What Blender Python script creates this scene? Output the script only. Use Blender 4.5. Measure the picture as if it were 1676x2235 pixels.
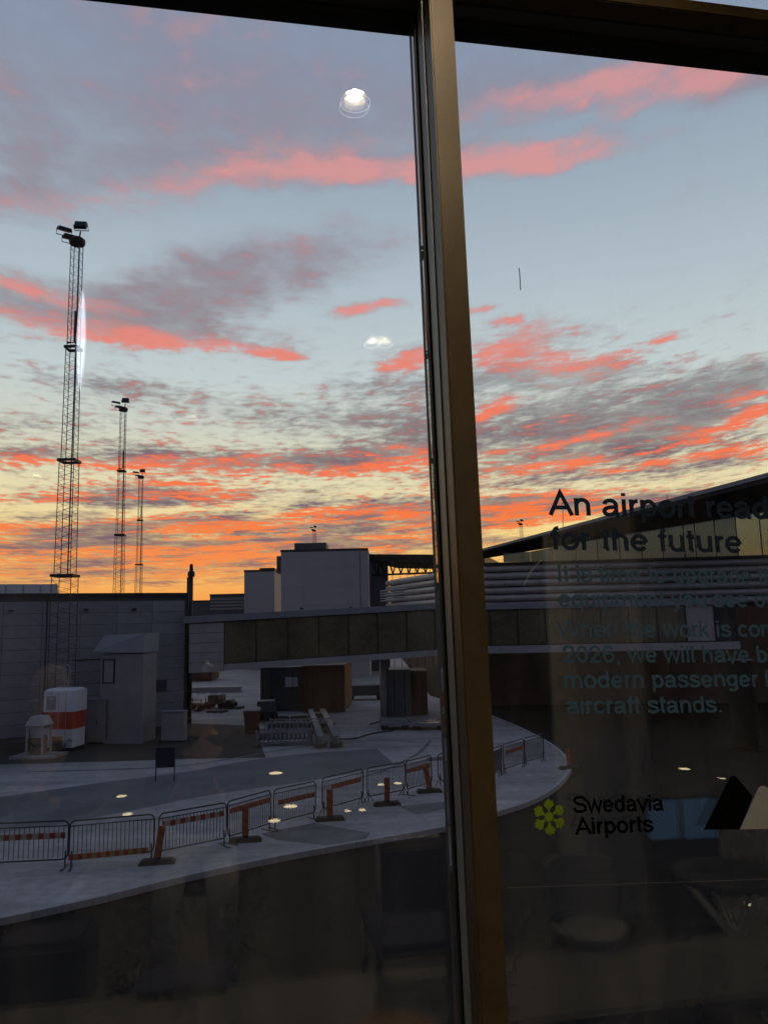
import bpy, bmesh, math, random
from mathutils import Vector, Matrix

random.seed(7)
sc = bpy.context.scene
for o in list(bpy.data.objects):
    bpy.data.objects.remove(o, do_unlink=True)
COL = sc.collection

# ------------------------------------------------------------------ camera
EYE = 5.9
PITCH, ROLL, FPX, CXP, CYP = math.radians(8.15), 0.0228, 1678.0, 838.0, 1117.5
C = Vector((0, 0, EYE))
_F = Vector((0, math.cos(PITCH), math.sin(PITCH)))
_R0 = Vector((1, 0, 0)); _U0 = Vector((0, -math.sin(PITCH), math.cos(PITCH)))
_R = _R0 * math.cos(ROLL) - _U0 * math.sin(ROLL)
_U = _U0 * math.cos(ROLL) + _R0 * math.sin(ROLL)
cam = bpy.data.cameras.new('camera')
cam.sensor_fit = 'VERTICAL'; cam.sensor_height = 24.0; cam.lens = 24.0 * FPX / 2235.0
cam.clip_start = 0.05; cam.clip_end = 6000
camo = bpy.data.objects.new('camera', cam); COL.objects.link(camo)
M3 = Matrix((_R, _U, -_F)).transposed()
camo.matrix_world = Matrix.Translation(C) @ M3.to_4x4()
sc.camera = camo
sc.view_settings.view_transform = 'Standard'; sc.view_settings.look = 'None'
sc.view_settings.exposure = 0.0; sc.view_settings.gamma = 1.0
sc.view_settings.use_curve_mapping = False
sc.cycles.use_denoising = True
sc.cycles.max_bounces = 6; sc.cycles.diffuse_bounces = 2; sc.cycles.glossy_bounces = 3; sc.cycles.transparent_max_bounces = 16
sc.cycles.use_adaptive_sampling = True; sc.cycles.adaptive_threshold = 0.02; sc.cycles.adaptive_min_samples = 8
sc.cycles.sample_clamp_indirect = 8.0

def ray(x, y):
    return _F * FPX + _R * (x - CXP) - _U * (y - CYP)
def P(x, y, Y):                      # point seen at photo pixel (x, y), Y metres ahead
    d = ray(x, y); return C + d * (Y / d.y)
def G(x, y, z=0.0):                  # ground point seen there
    d = ray(x, y); return C + d * ((z - EYE) / d.z)
K = 1676 / 1659.0
def s(x, y): return x * K, y * K     # overview pixels to photo pixels
def Pd(x, y, Y): return P(*s(x, y), Y)
def Gd(x, y, z=0.0): return G(*s(x, y), z)
def lin(r, g, b):
    f = lambda c: ((c / 255) / 12.92 if c / 255 <= 0.04045 else ((c / 255 + 0.055) / 1.055) ** 2.4)
    return (f(r), f(g), f(b), 1.0)
def azel(x, y):
    d = ray(x, y).normalized(); return math.atan2(d.x, d.y), math.asin(d.z)

# ------------------------------------------------------------------ sky
world = bpy.data.worlds.new('World'); sc.world = world; world.use_nodes = True
world.cycles.sampling_method = 'MANUAL'; world.cycles.sample_map_resolution = 256
wt = world.node_tree; wt.nodes.clear()

class NB:                            # a small node-tree writer
    def __init__(self, t): self.t = t
    def n(self, kind, **kw):
        nd = self.t.nodes.new(kind)
        for k, v in kw.items(): setattr(nd, k, v)
        return nd
    def put(self, nd, i, v):
        if hasattr(v, 'is_output'): self.t.links.new(v, nd.inputs[i])
        else: nd.inputs[i].default_value = v
    def m(self, op, a, b=None, c=None, clamp=False):
        nd = self.n('ShaderNodeMath', operation=op, use_clamp=clamp)
        self.put(nd, 0, a)
        if b is not None: self.put(nd, 1, b)
        if c is not None: self.put(nd, 2, c)
        return nd.outputs[0]
    def xyz(self, x, y, z=0.0):
        nd = self.n('ShaderNodeCombineXYZ')
        for i, v in enumerate((x, y, z)): self.put(nd, i, v)
        return nd.outputs[0]
    def noise(self, vec, scale, detail=6, rough=0.55, dist=0.0, flat=False):
        nd = self.n('ShaderNodeTexNoise', noise_dimensions='2D' if flat else '3D')
        self.put(nd, 'Vector', vec); nd.inputs['Scale'].default_value = scale
        nd.inputs['Detail'].default_value = detail; nd.inputs['Roughness'].default_value = rough
        nd.inputs['Distortion'].default_value = dist
        return nd.outputs['Fac'], nd.outputs['Color']
    def step(self, v, a, b):
        nd = self.n('ShaderNodeMapRange', interpolation_type='SMOOTHSTEP')
        self.put(nd, 0, v); nd.inputs[1].default_value = a; nd.inputs[2].default_value = b
        return nd.outputs[0]
    def ramp(self, v, stops):
        nd = self.n('ShaderNodeValToRGB'); self.put(nd, 0, v)
        e = nd.color_ramp.elements
        while len(e) < len(stops): e.new(0.5)
        for el, (p_, c_) in zip(e, stops): el.position = p_; el.color = c_
        return nd.outputs[0]
    def mix(self, f, a, b):
        nd = self.n('ShaderNodeMix', data_type='RGBA')
        self.put(nd, 0, f); self.put(nd, 6, a); self.put(nd, 7, b)
        return nd.outputs[2]
    def blob(self, vec, x, y, rx, ry, rot, w):
        a0, e0 = azel(*s(x, y)); a1, _ = azel(*s(x + rx, y)); _, e1 = azel(*s(x, y - ry))
        g = self.n('ShaderNodeTexGradient', gradient_type='SPHERICAL'); self.put(g, 0, vec)
        tm = g.texture_mapping; tm.vector_type = 'TEXTURE'
        tm.translation = (a0, e0, 0); tm.rotation = (0, 0, math.radians(rot))
        tm.scale = (abs(a1 - a0) * 1.35, abs(e1 - e0) * 1.35, 1)
        return g.outputs[1], w
    def total(self, vec, blobs):
        acc = 0.0
        for bl in blobs:
            v, w = self.blob(vec, *bl)
            acc = self.m('MULTIPLY_ADD', v, w, acc)
        return acc

# cloud banks: where on the sky (overview pixel, half extents, tilt, strength)
BANKS = [
 (300,130,700,230,4,1.2), (660,255,540,140,8,1.2), (150,420,440,80,8,1.1), (-200,250,400,200,0,0.9),
 (600,365,420,46,5,1.2), (1100,340,330,44,-1,1.5), (1500,172,320,56,2,1.7), (1140,190,260,70,4,1.3), (1700,150,240,60,0,1.2),
 (560,580,320,76,13,1.35), (330,640,320,62,8,1.15), (90,665,280,72,0,1.3), (380,705,270,48,-4,1.3),
 (805,660,90,16,2,1), (600,757,80,16,-6,0.9), (1095,692,40,12,0,0.9), (1030,668,50,10,0,0.9),
 (1150,735,190,44,6,1.25), (1200,795,190,44,-4,1.2), (880,775,90,28,6,1.2), (1010,826,300,30,0,1.6), (1430,740,140,18,8,0.8),
 (560,895,420,58,-4,0.82), (820,905,200,60,0,0.75), (220,838,200,26,0,0.9), (60,915,220,26,0,0.9),
 (1230,880,380,70,2,1.65), (1560,860,240,66,12,1.2), (1300,940,380,46,2,1.6), (1640,800,130,40,6,1),
 (180,985,560,32,1,1.5), (720,1000,360,34,-1,1.4), (880,970,170,36,3,1.3), (1180,1005,320,34,6,1.4), (1560,985,260,42,6,1.4),
 (330,1055,260,34,3,1.3), (420,1078,280,18,2,1), (60,1080,130,10,0,0.9), (900,1085,300,20,0,1.1), (1250,1030,300,16,3,0.9),
 (760,1115,700,32,2,1.275), (150,1150,500,34,0,1.275), (900,1145,420,30,3,1.02), (1200,1100,360,34,0,1.19), (1500,1080,260,26,0,1),
 (250,1200,640,40,0,1.275), (650,1190,320,28,2,1.105), (300,1245,520,20,0,1.02), (1000,1172,200,12,0,0.765), (1330,170,220,46,2,1.1),
]
# the undersides that the low sun still reaches
GLOWS = [
 (520,388,280,30,8,0.95), (880,352,340,30,2,1), (1160,342,280,40,-1,1.15), (1500,175,300,42,2,1.2), (1190,195,240,40,4,0.95), (280,450,300,34,8,0.55), (700,320,260,40,6,0.5),
 (60,622,200,18,-3,0.95), (330,722,300,30,-3,1.15), (80,712,180,26,0,0.7), (805,660,80,14,2,1.1), (600,757,70,14,-6,0.95), (1100,690,40,12,0,1.1), (1030,668,40,10,0,1), (1420,742,120,16,8,0.9),
 (880,780,80,22,6,1.15), (1190,790,190,44,-6,0.95), (1120,735,150,34,8,0.8), (1085,880,80,16,7,1.3), (1610,852,70,16,6,1.1), (1560,920,140,22,8,1), (1640,885,80,18,8,1.1),
 (180,1000,440,20,1,0.9), (520,985,200,12,2,0.72), (760,1020,260,20,1,0.864), (870,968,80,14,0,0.792), (900,998,120,18,4,0.72), (1220,957,200,14,8,0.972), (1480,988,280,16,5,0.828), (1110,1015,190,18,5,0.864), (1640,990,90,16,4,0.864),
 (380,1040,220,18,2,0.547), (320,1074,240,14,2,0.547), (70,1080,120,10,2,0.518), (800,1105,480,24,3,0.691), (450,1135,560,18,1,0.605), (1180,1080,300,20,2,0.691), (1180,1115,300,24,0,0.691),
 (250,1215,620,26,0,0.605), (700,1165,500,16,3,0.605), (560,1200,420,20,1,0.576), (100,1180,300,14,0,0.461), (300,1250,420,16,0,0.576), (1330,172,200,34,2,0.9),
]
# --- cloud field
b = NB(wt)
tc = b.n('ShaderNodeTexCoord')
sp = b.n('ShaderNodeSeparateXYZ'); b.put(sp, 0, tc.outputs['Generated'])
az = b.m('ARCTAN2', sp.outputs[0], sp.outputs[1]); el = b.m('ARCSINE', sp.outputs[2])
k = b.m('DIVIDE', 1.0, b.m('ADD', b.m('MAXIMUM', el, -0.02), 0.13))
kx = b.m('MULTIPLY', az, k)
plane = b.xyz(kx, b.m('MULTIPLY', k, 0.9))
_, wc = b.noise(plane, 2.3, 5, 0.62, flat=True)
vm = b.n('ShaderNodeVectorMath', operation='SUBTRACT'); b.put(vm, 0, wc); vm.inputs[1].default_value = (.5, .5, .5)
vm2 = b.n('ShaderNodeVectorMath', operation='MULTIPLY'); b.put(vm2, 0, vm.outputs[0])
amp = b.m('DIVIDE', 0.10, k)
b.put(vm2, 1, b.xyz(b.m('MULTIPLY', amp, 3.0), amp, 0.0))
vm3 = b.n('ShaderNodeVectorMath', operation='ADD'); b.put(vm3, 0, b.xyz(az, el)); b.put(vm3, 1, vm2.outputs[0])
warped = vm3.outputs[0]
f1, _ = b.noise(plane, 3.1, 8, 0.66, flat=True)                                          # billows
f2, _ = b.noise(b.xyz(b.m('MULTIPLY', kx, 0.8), b.m('MULTIPLY', k, 1.7)), 9.0, 5, 0.62, flat=True)   # fibres
f3, _ = b.noise(b.xyz(b.m('ADD', b.m('MULTIPLY', kx, 0.75), b.m('MULTIPLY', k, 0.25)), b.m('MULTIPLY', k, 1.1)), 26.0, 3, 0.55, flat=True)  # ripples
f4, _ = b.noise(b.xyz(b.m('MULTIPLY', az, 7.0), b.m('ADD', b.m('MULTIPLY', el, 80.0), b.m('MULTIPLY', az, -4.0))), 1.0, 5, 0.62, flat=True)   # thin bars low down
grain = b.m('ADD', b.m('ADD', b.m('MULTIPLY', f1, 0.50), b.m('MULTIPLY', f2, 0.37)), b.m('MULTIPLY', f3, 0.13))
gz = b.m('SUBTRACT', grain, 0.5)
# beyond the banks in view the sky carries on with scattered cloud of the same kind
away = b.step(b.m('ABSOLUTE', az), 0.62, 0.95)
S = b.m('ADD', b.total(warped, BANKS), b.m('MULTIPLY', away, 0.42))
low = b.m('SUBTRACT', 1.0, b.step(el, 0.16, 0.42))                        # finer, harder texture toward the skyline
bars = b.m('MULTIPLY', b.m('SUBTRACT', f4, 0.5), b.m('SUBTRACT', 1.0, b.step(el, 0.10, 0.26)))
dens = b.m('ADD', S, b.m('MULTIPLY', gz, b.m('ADD', 1.9, b.m('MULTIPLY', low, 1.3))))
mid = b.m('MULTIPLY', b.step(el, 0.10, 0.20), b.m('SUBTRACT', 1.0, b.step(el, 0.30, 0.42)))
dens = b.m('MULTIPLY_ADD', b.m('MULTIPLY', b.m('SUBTRACT', f3, 0.5), mid), 1.7, dens)     # rippled cloud at mid height
dens = b.step(b.m('MULTIPLY_ADD', bars, 3.0, dens), -0.02, 1.55)
def EL(y): return azel(*s(700, y))[1]
T = b.m('DIVIDE', b.m('MAXIMUM', el, 0.0), 1.5708)
def stops(lst): return sorted([(max(EL(y), 0) / 1.5708, lin(*c)) for y, c in lst], key=lambda q: q[0])
clear = b.ramp(T, stops([(1345,(240,138,70)),(1275,(255,174,90)),(1215,(255,202,116)),(1150,(252,220,148)),(1080,(240,224,178)),(1010,(228,222,190)),
                         (930,(212,215,203)),(820,(200,211,213)),(640,(182,196,206)),(430,(162,178,193)),(150,(142,157,180))]) + [(1.0, lin(84,104,140))])
shade = b.ramp(T, stops([(1300,(168,112,98)),(1210,(136,108,112)),(1100,(120,103,114)),(980,(118,108,118)),(870,(136,136,140)),
                         (680,(148,140,150)),(450,(148,143,157)),(150,(142,145,165))]) + [(1.0, lin(92,100,126))])
glowc = b.ramp(T, stops([(1290,(255,165,84)),(1210,(255,146,78)),(1110,(255,126,70)),(990,(255,124,86)),(860,(250,130,104)),
                         (700,(244,144,132)),(380,(230,156,154)),(150,(220,156,158))]) + [(1.0, lin(150,120,140))])
glow = b.total(warped, GLOWS)
west = b.m('SUBTRACT', 1.0, b.step(b.m('ABSOLUTE', b.m('ADD', az, 0.02)), 0.75, 2.2))
fz = b.m('SUBTRACT', b.m('ADD', b.m('MULTIPLY', f2, 0.62), b.m('MULTIPLY', f3, 0.38)), 0.5)
lit = b.m('MULTIPLY_ADD', glow, 1.25, b.m('MULTIPLY', fz, b.m('ADD', 2.0, b.m('MULTIPLY', low, 2.4))))
lit = b.m('ADD', lit, b.m('MULTIPLY', b.m('SUBTRACT', f1, 0.5), 1.4))
lit = b.m('MULTIPLY_ADD', bars, -8.0, lit)
lit = b.m('MULTIPLY', b.step(lit, -0.02, 1.5), b.step(dens, 0.0, 0.6))
lit = b.m('MULTIPLY', lit, b.m('ADD', 0.45, b.m('MULTIPLY', f2, 1.1)), clamp=True)
lit = b.m('MULTIPLY', lit, west)
body = b.m('MULTIPLY', dens, b.m('ADD', 0.85, b.m('MULTIPLY', gz, 2.0)), clamp=True)
col = b.mix(body, clear, shade)
col = b.mix(b.m('MULTIPLY', lit, b.m('ADD', 0.80, b.m('MULTIPLY', low, 0.20))), col, glowc)
# dusk: away from the sunset the vault is a dim blue-grey
dusk = b.ramp(T, [(0.0, lin(106,105,120)), (0.25, lin(100,105,126)), (1.0, lin(86,98,126))])
dusk = b.mix(b.m('MULTIPLY', dens, 0.5), dusk, lin(92,90,112))
col = b.mix(west, dusk, col)
below = b.step(el, -0.05, 0.0)
col = b.mix(below, lin(60,58,64), col)
bg = b.n('ShaderNodeBackground'); b.put(bg, 0, col); bg.inputs[1].default_value = 1.18
wo = b.n('ShaderNodeOutputWorld'); wt.links.new(bg.outputs[0], wo.inputs[0])

# a trace of direct light from the sun already at the skyline
sun = bpy.data.lights.new('sun', 'SUN'); sun.energy = 0.05; sun.angle = math.radians(12); sun.color = (1.0, .62, .38)
suno = bpy.data.objects.new('sun', sun); COL.objects.link(suno)
suno.rotation_euler = Vector((0.02, -1.0, -0.04)).to_track_quat('-Z', 'Y').to_euler()
#@@END_SKY

# ------------------------------------------------------------------ materials
MATS = {}
def mat(name, c, rough=0.7, metal=0.0, var=0.12, scale=3.0, bump=0.0, coord='Object', spec=0.4, tone=0.0):
    if name in MATS: return MATS[name]
    m = bpy.data.materials.new(name); m.use_nodes = True
    t = m.node_tree; b = NB(t); bs = t.nodes['Principled BSDF']
    tcn = b.n('ShaderNodeTexCoord')
    f, _ = b.noise(tcn.outputs[coord], scale, 6, 0.6)
    f2, _ = b.noise(tcn.outputs[coord], scale * 9, 4, 0.6)
    ff = b.m('ADD', b.m('MULTIPLY', f, .65), b.m('MULTIPLY', f2, .35))
    d = b.n('ShaderNodeMapRange'); b.put(d, 0, ff)
    d.inputs[1].default_value = .3; d.inputs[2].default_value = .7; d.inputs[3].default_value = 1 - var * 2; d.inputs[4].default_value = 1 + var
    mx = b.n('ShaderNodeVectorMath', operation='SCALE'); mx.inputs[0].default_value = c[:3]; oi = b.n('ShaderNodeObjectInfo')
    b.put(mx, 3, b.m('MULTIPLY', d.outputs[0], b.m('MULTIPLY_ADD', oi.outputs['Random'], tone * 2, 1 - tone)) if tone else d.outputs[0])
    t.links.new(mx.outputs[0], bs.inputs['Base Color'])
    b.put(bs, 'Roughness', b.m('ADD', rough - .08, b.m('MULTIPLY', f2, .16), clamp=True))
    bs.inputs['Metallic'].default_value = metal
    bs.inputs['Specular IOR Level'].default_value = spec
    if bump:
        bp = b.n('ShaderNodeBump'); bp.inputs[0].default_value = bump; bp.inputs[1].default_value = .02
        b.put(bp, 'Height', f2); t.links.new(bp.outputs[0], bs.inputs['Normal'])
    MATS[name] = m; return m
def emit(name, c, strength):
    m = bpy.data.materials.new(name); m.use_nodes = True; t = m.node_tree; t.nodes.clear(); b = NB(t)
    e = b.n('ShaderNodeEmission'); e.inputs[0].default_value = c; e.inputs[1].default_value = strength
    o = b.n('ShaderNodeOutputMaterial'); t.links.new(e.outputs[0], o.inputs[0]); return m
def glassmat(name, tint, f0=0.04, gain=1.0, rough=0.0, dust=0.0):
    m = bpy.data.materials.new(name); m.use_nodes = True; t = m.node_tree; t.nodes.clear(); b = NB(t)
    ge = b.n('ShaderNodeNewGeometry')
    dp = b.n('ShaderNodeVectorMath', operation='DOT_PRODUCT'); b.put(dp, 0, ge.outputs['Normal']); b.put(dp, 1, ge.outputs['Incoming'])
    x = b.m('POWER', b.m('SUBTRACT', 1.0, b.m('ABSOLUTE', dp.outputs['Value']), clamp=True), 5.0)
    fr = b.m('MULTIPLY', b.m('ADD', f0, b.m('MULTIPLY', x, 1 - f0)), gain, clamp=True)
    tr = b.n('ShaderNodeBsdfTransparent'); tr.inputs[0].default_value = tint
    gl = b.n('ShaderNodeBsdfGlossy'); gl.inputs['Roughness'].default_value = rough
    mx = b.n('ShaderNodeMixShader'); b.put(mx, 0, fr)
    t.links.new(tr.outputs[0], mx.inputs[1]); t.links.new(gl.outputs[0], mx.inputs[2])
    o = b.n('ShaderNodeOutputMaterial'); last = mx
    if dust:                                                               # thin uneven dust and wipe marks on the pane
        tcn = b.n('ShaderNodeTexCoord'); mp = b.n('ShaderNodeMapping'); b.put(mp, 0, tcn.outputs['Object']); mp.inputs[2].default_value = (0,.6,0); mp.inputs[3].default_value = (1.0,1.0,.16)
        n1, _ = b.noise(mp.outputs[0], 9, 6, .65); n2, _ = b.noise(tcn.outputs['Object'], 1.6, 4, .6)
        df = b.n('ShaderNodeBsdfDiffuse'); df.inputs[0].default_value = (.8,.79,.77,1)
        m2 = b.n('ShaderNodeMixShader'); b.put(m2, 0, b.m('MULTIPLY', b.m('MULTIPLY', b.step(n1, .38, .72), b.step(n2, .3, .7)), dust))
        t.links.new(mx.outputs[0], m2.inputs[1]); t.links.new(df.outputs[0], m2.inputs[2]); last = m2
    t.links.new(last.outputs[0], o.inputs[0]); return m
def stripes(name, ca, cb, axis, freq, slant=0.0, ratio=.5):
    m = bpy.data.materials.new(name); m.use_nodes = True; t = m.node_tree; b = NB(t); bs = t.nodes['Principled BSDF']
    tcn = b.n('ShaderNodeTexCoord'); sx = b.n('ShaderNodeSeparateXYZ'); b.put(sx, 0, tcn.outputs['Object'])
    other = sx.outputs[0] if axis == 2 else sx.outputs[2]
    v = b.m('ADD', b.m('MULTIPLY', sx.outputs[axis], freq), b.m('MULTIPLY', other, slant))
    fr = b.m('FRACT', v)
    fac = b.m('LESS_THAN', fr, ratio)
    f, _ = b.noise(tcn.outputs['Object'], 9, 5)
    c = b.mix(fac, ca, cb)
    c2 = b.mix(b.m('MULTIPLY', b.step(f, .5, .75), .45), c, (.03, .028, .025, 1))
    t.links.new(c2, bs.inputs['Base Color']); bs.inputs['Roughness'].default_value = .55
    MATS[name] = m; return m

# ------------------------------------------------------------------ mesh helpers
class MB:
    def __init__(self): self.v = []; self.f = []
    def add(self, vs, fs):
        n = len(self.v); self.v += [tuple(q) for q in vs]; self.f += [tuple(i + n for i in g) for g in fs]
        return self
    def box(self, x0, x1, y0, y1, z0, z1):
        return self.add([(x0,y0,z0),(x1,y0,z0),(x1,y1,z0),(x0,y1,z0),(x0,y0,z1),(x1,y0,z1),(x1,y1,z1),(x0,y1,z1)],
                        [(0,3,2,1),(4,5,6,7),(0,1,5,4),(1,2,6,5),(2,3,7,6),(3,0,4,7)])
    def hexa(self, q):               # eight corners, bottom four then top four
        return self.add(q, [(0,3,2,1),(4,5,6,7),(0,1,5,4),(1,2,6,5),(2,3,7,6),(3,0,4,7)])
    def tube(self, pts, r, n=6, r2=None, closed=False):
        pts = [Vector(p_) for p_ in pts]; N = len(pts); base = len(self.v); rings = []
        for i, p_ in enumerate(pts):
            a = pts[i - 1] if (i or closed) else p_; c_ = pts[(i + 1) % N] if (i < N - 1 or closed) else p_
            t = (c_ - a).normalized(); up = Vector((0,0,1)) if abs(t.z) < .9 else Vector((0,1,0))
            x = t.cross(up).normalized(); y = x.cross(t)
            rr = r if r2 is None else r + (r2 - r) * i / max(1, N - 1)
            for j in range(n):
                w = 2 * math.pi * j / n
                self.v.append(tuple(p_ + x * rr * math.cos(w) + y * rr * math.sin(w)))
            rings.append(base + i * n)
        m_ = N if closed else N - 1
        for i in range(m_):
            a, c_ = rings[i], rings[(i + 1) % N]
            for j in range(n):
                k_ = (j + 1) % n; self.f.append((a + j, a + k_, c_ + k_, c_ + j))
        if not closed:
            self.f.append(tuple(rings[0] + j for j in range(n))[::-1]); self.f.append(tuple(rings[-1] + j for j in range(n)))
        return self
    def lathe(self, prof, n=20, c=(0,0,0)):
        base = len(self.v)
        for r, z in prof:
            for j in range(n):
                w = 2 * math.pi * j / n; self.v.append((c[0] + r * math.cos(w), c[1] + r * math.sin(w), c[2] + z))
        for i in range(len(prof) - 1):
            for j in range(n):
                k_ = (j + 1) % n
                self.f.append((base + i*n + j, base + i*n + k_, base + (i+1)*n + k_, base + (i+1)*n + j))
        return self
    def prism(self, poly, fn0, fn1): # polygon mapped to two caps
        n = len(poly); base = len(self.v)
        self.v += [tuple(fn0(*q)) for q in poly] + [tuple(fn1(*q)) for q in poly]
        self.f.append(tuple(base + i for i in range(n))); self.f.append(tuple(base + n + i for i in range(n))[::-1])
        for i in range(n):
            j = (i + 1) % n; self.f.append((base + i, base + n + i, base + n + j, base + j))
        return self
    def mesh(self, name, m):
        me = bpy.data.meshes.new(name); me.from_pydata(self.v, [], self.f)
        bm = bmesh.new(); bm.from_mesh(me); bmesh.ops.recalc_face_normals(bm, faces=bm.faces); bm.to_mesh(me); bm.free()
        if m: me.materials.append(m)
        return me
    def build(self, name, m, parent=None, smooth=False, bevel=0.0):
        me = self.mesh(name, m)
        if bevel:
            bm = bmesh.new(); bm.from_mesh(me)
            bmesh.ops.bevel(bm, geom=bm.edges[:], offset=bevel, segments=2, affect='EDGES'); bm.to_mesh(me); bm.free()
        if smooth:
            for p_ in me.polygons: p_.use_smooth = True
        return link(name, me, parent)
def link(name, me, parent=None, loc=None, rot=None):
    o = bpy.data.objects.new(name, me); COL.objects.link(o)
    if parent: o.parent = parent
    if loc is not None: o.location = loc
    if rot is not None: o.rotation_euler = rot
    return o
def thing(name, label, cat, loc=(0,0,0), rz=0.0, group=None):
    o = bpy.data.objects.new(name, None); COL.objects.link(o); o.empty_display_size = .3
    o.location = loc; o.rotation_euler = (0, 0, rz); o['label'] = label; o['category'] = cat
    if group: o['group'] = group
    return o
def tag(o, label, cat, group=None):
    o['label'] = label; o['category'] = cat
    if group: o['group'] = group
    return o
def struct(o): o['kind'] = 'structure'; return o
def copy_tree(o, parent=None):
    c_ = o.copy(); COL.objects.link(c_); c_.parent = parent
    for ch in list(o.children): copy_tree(ch, c_)
    return c_
def frame_of(a, b_):                 # rotation about z that lays local X from a to b
    return math.atan2(b_.y - a.y, b_.x - a.x)
#@@PARTS

# ------------------------------------------------------------------ shared materials
def worn_concrete():
    m = bpy.data.materials.new('pale_concrete'); m.use_nodes = True; t = m.node_tree; b = NB(t); bs = t.nodes['Principled BSDF']
    tcn = b.n('ShaderNodeTexCoord'); co_ = tcn.outputs['Object']
    mp = b.n('ShaderNodeMapping'); b.put(mp, 0, co_); mp.inputs[2].default_value = (0,0,-.45); mp.inputs[3].default_value = (.09,.9,1)
    f1, _ = b.noise(co_, .22, 6, .65); f2, _ = b.noise(co_, 3.5, 5, .65); f3, _ = b.noise(mp.outputs[0], 1.1, 6, .65); f4, _ = b.noise(co_, 22, 3, .6)
    v = b.m('ADD', b.m('MULTIPLY', f1, .32), b.m('ADD', b.m('MULTIPLY', f2, .22), b.m('ADD', b.m('MULTIPLY', f3, .34), b.m('MULTIPLY', f4, .12))))
    c = b.ramp(v, [(.40,(.12,.12,.127,1)),(.47,(.205,.205,.213,1)),(.53,(.275,.274,.285,1)),(.61,(.41,.41,.425,1))])
    t.links.new(c, bs.inputs['Base Color']); b.put(bs, 'Roughness', b.m('MULTIPLY_ADD', f2, .3, .6))
    bp = b.n('ShaderNodeBump'); bp.inputs[0].default_value = .3; bp.inputs[1].default_value = .02; b.put(bp, 'Height', f2); t.links.new(bp.outputs[0], bs.inputs['Normal'])
    return m
concrete = worn_concrete()
asphalt = mat('dark_asphalt', (.0085,.008,.0078), .95, spec=.1, var=.25, scale=.6, bump=.3)
lane_asphalt = mat('worn_lane_asphalt', (.105,.118,.138), .75, var=.3, scale=.35, bump=.25)
patch_asphalt = mat('patched_asphalt', (.12,.125,.14), .8, var=.3, scale=1.2, bump=.3)
soil = mat('brown_tarmac', (.045,.038,.032), .9, var=.3, scale=.8, bump=.3)
clad = mat('grey_cladding', (.25,.26,.285), .5, .0, .14, .5, tone=.09)
clad2 = mat('pale_cladding', (.36,.35,.345), .5, .0, .12, .5, tone=.06)
joint = mat('dark_joint', (.07,.07,.078), .8)
dark_trim = mat('dark_trim', (.03,.03,.034), .5)
tower_clad = mat('tower_cladding', (.40,.385,.385), .6, .0, .06, .2)
steel = mat('galvanised_steel', (.30,.31,.33), .4, .7, .15, 6)
dark_steel = mat('dark_steel', (.035,.035,.04), .5, .4, .15, 6)
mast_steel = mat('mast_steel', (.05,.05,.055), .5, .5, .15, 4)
silver = mat('silver_tube', (.40,.40,.41), .5, .45, .15, 1.5)
white_paint = mat('white_paint', (.62,.64,.68), .5, .0, .08, 2)
red_paint = mat('red_paint', (.42,.06,.03), .5, .0, .12, 2)
cab_grey = mat('cabinet_grey', (.27,.265,.26), .55, .0, .1, 2)
rust = mat('rust_brown_steel', (.13,.055,.035), .65, .1, .2, 2)
slate = mat('slate_steel', (.10,.105,.112), .55, .2, .15, 2)
rubber = mat('black_rubber', (.014,.014,.015), .8, .0, .2, 10)
timber = mat('weathered_timber', (.17,.14,.11), .85, .0, .25, 8)
black_paint = mat('black_paint', (.012,.012,.014), .45)
pane_dark = mat('tinted_dark_glass', (.14,.125,.075), .15, .0, .3, .6, spec=.5, tone=.1)
pane_bar = mat('olive_bar', (.022,.021,.016), .5)

# ------------------------------------------------------------------ ground
def sheet(name, pts, z, m, parent=None):
    mb = MB(); n = len(pts); mb.add([(p_[0], p_[1], z) for p_ in pts], [tuple(range(n))])
    return mb.build(name, m, parent)
def smooth_line(pts, n=6):
    out = []
    for i in range(len(pts) - 1):
        p0 = pts[max(i-1,0)]; p1 = pts[i]; p2 = pts[i+1]; p3 = pts[min(i+2,len(pts)-1)]
        for j in range(n):
            t = j / n
            out.append(tuple(.5*((2*p1[c])+(-p0[c]+p2[c])*t+(2*p0[c]-5*p1[c]+4*p2[c]-p3[c])*t*t+(-p0[c]+3*p1[c]-3*p2[c]+p3[c])*t**3) for c in (0,1)))
    out.append(tuple(pts[-1])); return out
struct(sheet('ground', [(-3000,-40),(3000,-40),(3000,3000),(-3000,3000)], -.12, asphalt))
near_edge = [Gd(*q) for q in [(-260,2040),(0,1985),(200,1942),(400,1893),(600,1851),(800,1815),(960,1786),(1080,1752),(1150,1728),(1200,1698),(1226,1668),(1228,1648),(1195,1612),(1130,1576),(1060,1546)]]
near_edge = smooth_line([(q.x,q.y) for q in near_edge])
e_ = near_edge[-1]
apron = near_edge + [(e_[0]-3, e_[1]+14), (e_[0]-4,130), (-130,170), (-130,10)]
def slab(name, pts, z0, z1, m):
    mb = MB(); mb.prism(pts, lambda x,y:(x,y,z0), lambda x,y:(x,y,z1)); return mb.build(name, m)
apron_o = struct(slab('concrete_apron', apron, -.14, 0.0, concrete))
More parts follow.
